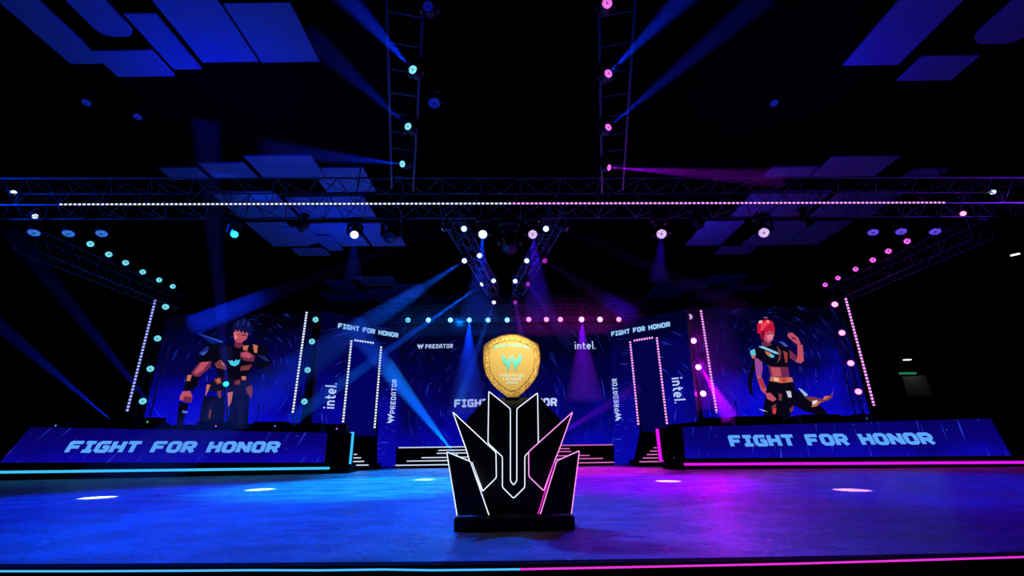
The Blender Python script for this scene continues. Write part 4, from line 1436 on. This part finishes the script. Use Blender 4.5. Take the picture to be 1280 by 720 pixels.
# ------------------------------------------------------------------ ceiling panels
PANEL = solid('acoustic_panel', (104, 122, 150), .9, noise=.08, scale=2)
ZP = 9.5
PANS = []


def panel(x0, x1, yf, yn, label, thick=.06, rnd=False, group='hanging ceiling panels', zz=ZP):
    zz += .09 * (len(PANS) % 3)
    PANS.append(1)
    a, c = onz(x0, yf, zz), onz(x1, yf, zz)
    Yf = (a.y + c.y) / 2
    nr = onz((x0 + x1) / 2, yn, zz)
    Yn = min(nr.y, Yf - .2)
    loc = V(((a.x + c.x) / 2, (Yf + Yn) / 2, zz))
    root = thing('acoustic_panel', label, 'ceiling panel', loc, group)
    lo, hi = (a.x, Yn), (c.x, Yf)
    if rnd:
        r = min(hi[0] - lo[0], hi[1] - lo[1]) * .32
        pts = []
        for cx, cy, t0 in ((hi[0] - r, hi[1] - r, 0), (lo[0] + r, hi[1] - r, 90), (lo[0] + r, lo[1] + r, 180), (hi[0] - r, lo[1] + r, 270)):
            for i in range(7):
                t = math.radians(t0 + i * 15)
                pts.append(V((cx + r * math.cos(t), cy + r * math.sin(t), zz)))
        MB().prism([p + V((0, 0, thick)) for p in pts], (0, 0, -thick)).build('board', PANEL, root)
    else:
        MB().box((lo[0], lo[1], zz), (hi[0], hi[1], zz + thick), bev=.008).build('board', PANEL, root)
    mb = MB()
    for sx in (.2, .8):
        for sy in (.2, .8):
            X, Y = lo[0] + (hi[0] - lo[0]) * sx, lo[1] + (hi[1] - lo[1]) * sy
            mb.tube((X, Y, zz + thick), (X, Y, ZC - .005), .008, 5)
    mb.build('hanger', MATT, root)


for a in (
    (327, 400, 78, 3, 'square ceiling panel rightmost of the top left cluster'), (253, 324, 78, -40, 'long ceiling panel second from the right in the top left cluster'),
    (217, 252, 87, 16, 'narrow ceiling panel in the top left cluster'), (147, 219, 96, 63, 'lowest wide ceiling panel in the top left cluster'),
    (88, 132, 80, -40, 'dim ceiling panel at the left edge of the top left cluster')): panel(*a)
panel(128, 172, 46, -40, 'round cornered ceiling panel in the top left cluster', rnd=True, zz=ZP - .15)
for a in (
    (1054, 1122, 82, -40, 'long ceiling panel leftmost of the top right cluster'), (1122, 1188, 101, 70, 'lowest ceiling panel in the top right cluster')): panel(*a)
panel(1207, 1275, 55, -20, 'round cornered ceiling panel in the top right cluster', rnd=True, zz=ZP - .15)
for a in (
    (268, 322, 223, 204, 'small ceiling panel above the left part of the front truss'), (330, 408, 223, 195, 'wide ceiling panel above the left part of the front truss'),
    (408, 470, 240, 210, 'ceiling panel above the front truss left of the ladder truss'), (216, 262, 225, 210, 'dim ceiling panel leftmost above the front truss'),
    (300, 372, 272, 240, 'ceiling panel seen through the front truss on the left'), (378, 470, 272, 246, 'second ceiling panel seen through the front truss on the left'),
    (342, 387, 308, 278, 'slanting ceiling panel below the front truss at the left of its cluster'), (403, 462, 308, 279, 'large ceiling panel behind the white lamp'),
    (466, 507, 308, 279, 'ceiling panel behind the dark moving head left of the V truss'), (411, 429, 313.5, 295.5, 'narrow ceiling panel under the large one behind the white lamp'),
    (374, 413, 320, 311, 'lowest small ceiling panel of the left cluster below the front truss'),
    (455, 498, 358, 346, 'upper ceiling panel of the far left cluster'), (418, 448, 363, 351, 'left ceiling panel of the far left cluster'), (470, 506, 377, 362, 'lower right ceiling panel of the far left cluster'),
    (500, 536, 372, 356, 'rightmost ceiling panel of the far left cluster'), (412, 466, 377, 366, 'lower left ceiling panel of the far left cluster')): panel(*a)
panel(357, 403, 306, 284, 'round cornered ceiling panel of the left cluster below the front truss', rnd=True, zz=ZP - .12)
for a in (
    (954, 1010, 222, 209, 'ceiling panel above the right part of the front truss'), (1014, 1092, 221, 196, 'wide ceiling panel above the right part of the front truss'), (1128, 1170, 223, 211, 'dim ceiling panel rightmost above the front truss'),
    (912, 1000, 272, 240, 'ceiling panel seen through the front truss on the right'), (1010, 1084, 272, 240, 'second ceiling panel seen through the front truss on the right'),
    (857, 900, 307, 277, 'slanting ceiling panel left of the right cluster below the front truss'), (927, 980, 307, 277, 'wide ceiling panel behind the violet lamp'), (983, 1022, 306, 277, 'ceiling panel right of the violet lamp'),
    (893, 935, 318, 309, 'lowest small ceiling panel of the right cluster below the front truss'),
    (806, 845, 373, 354, 'left ceiling panel of the far right cluster'), (843, 880, 362, 350, 'upper left ceiling panel of the far right cluster'), (876, 918, 356, 344, 'upper ceiling panel of the far right cluster'), (866, 905, 375, 366, 'lower ceiling panel of the far right cluster'), (900, 950, 365, 356, 'right ceiling panel of the far right cluster')): panel(*a)

# ------------------------------------------------------------------ world and view
w = bpy.data.worlds.new('dark_hall')
w.use_nodes = True
w.node_tree.nodes['Background'].inputs['Color'].default_value = (0, 0, 0, 1)
scene.world = w
vs = scene.view_settings
vs.view_transform = 'Standard'
vs.look = 'None'
vs.gamma = 1
vs.exposure = 0
vs.use_curve_mapping = False
scene.cycles.max_bounces = 4
scene.cycles.volume_bounces = 0
scene.cycles.use_denoising = True
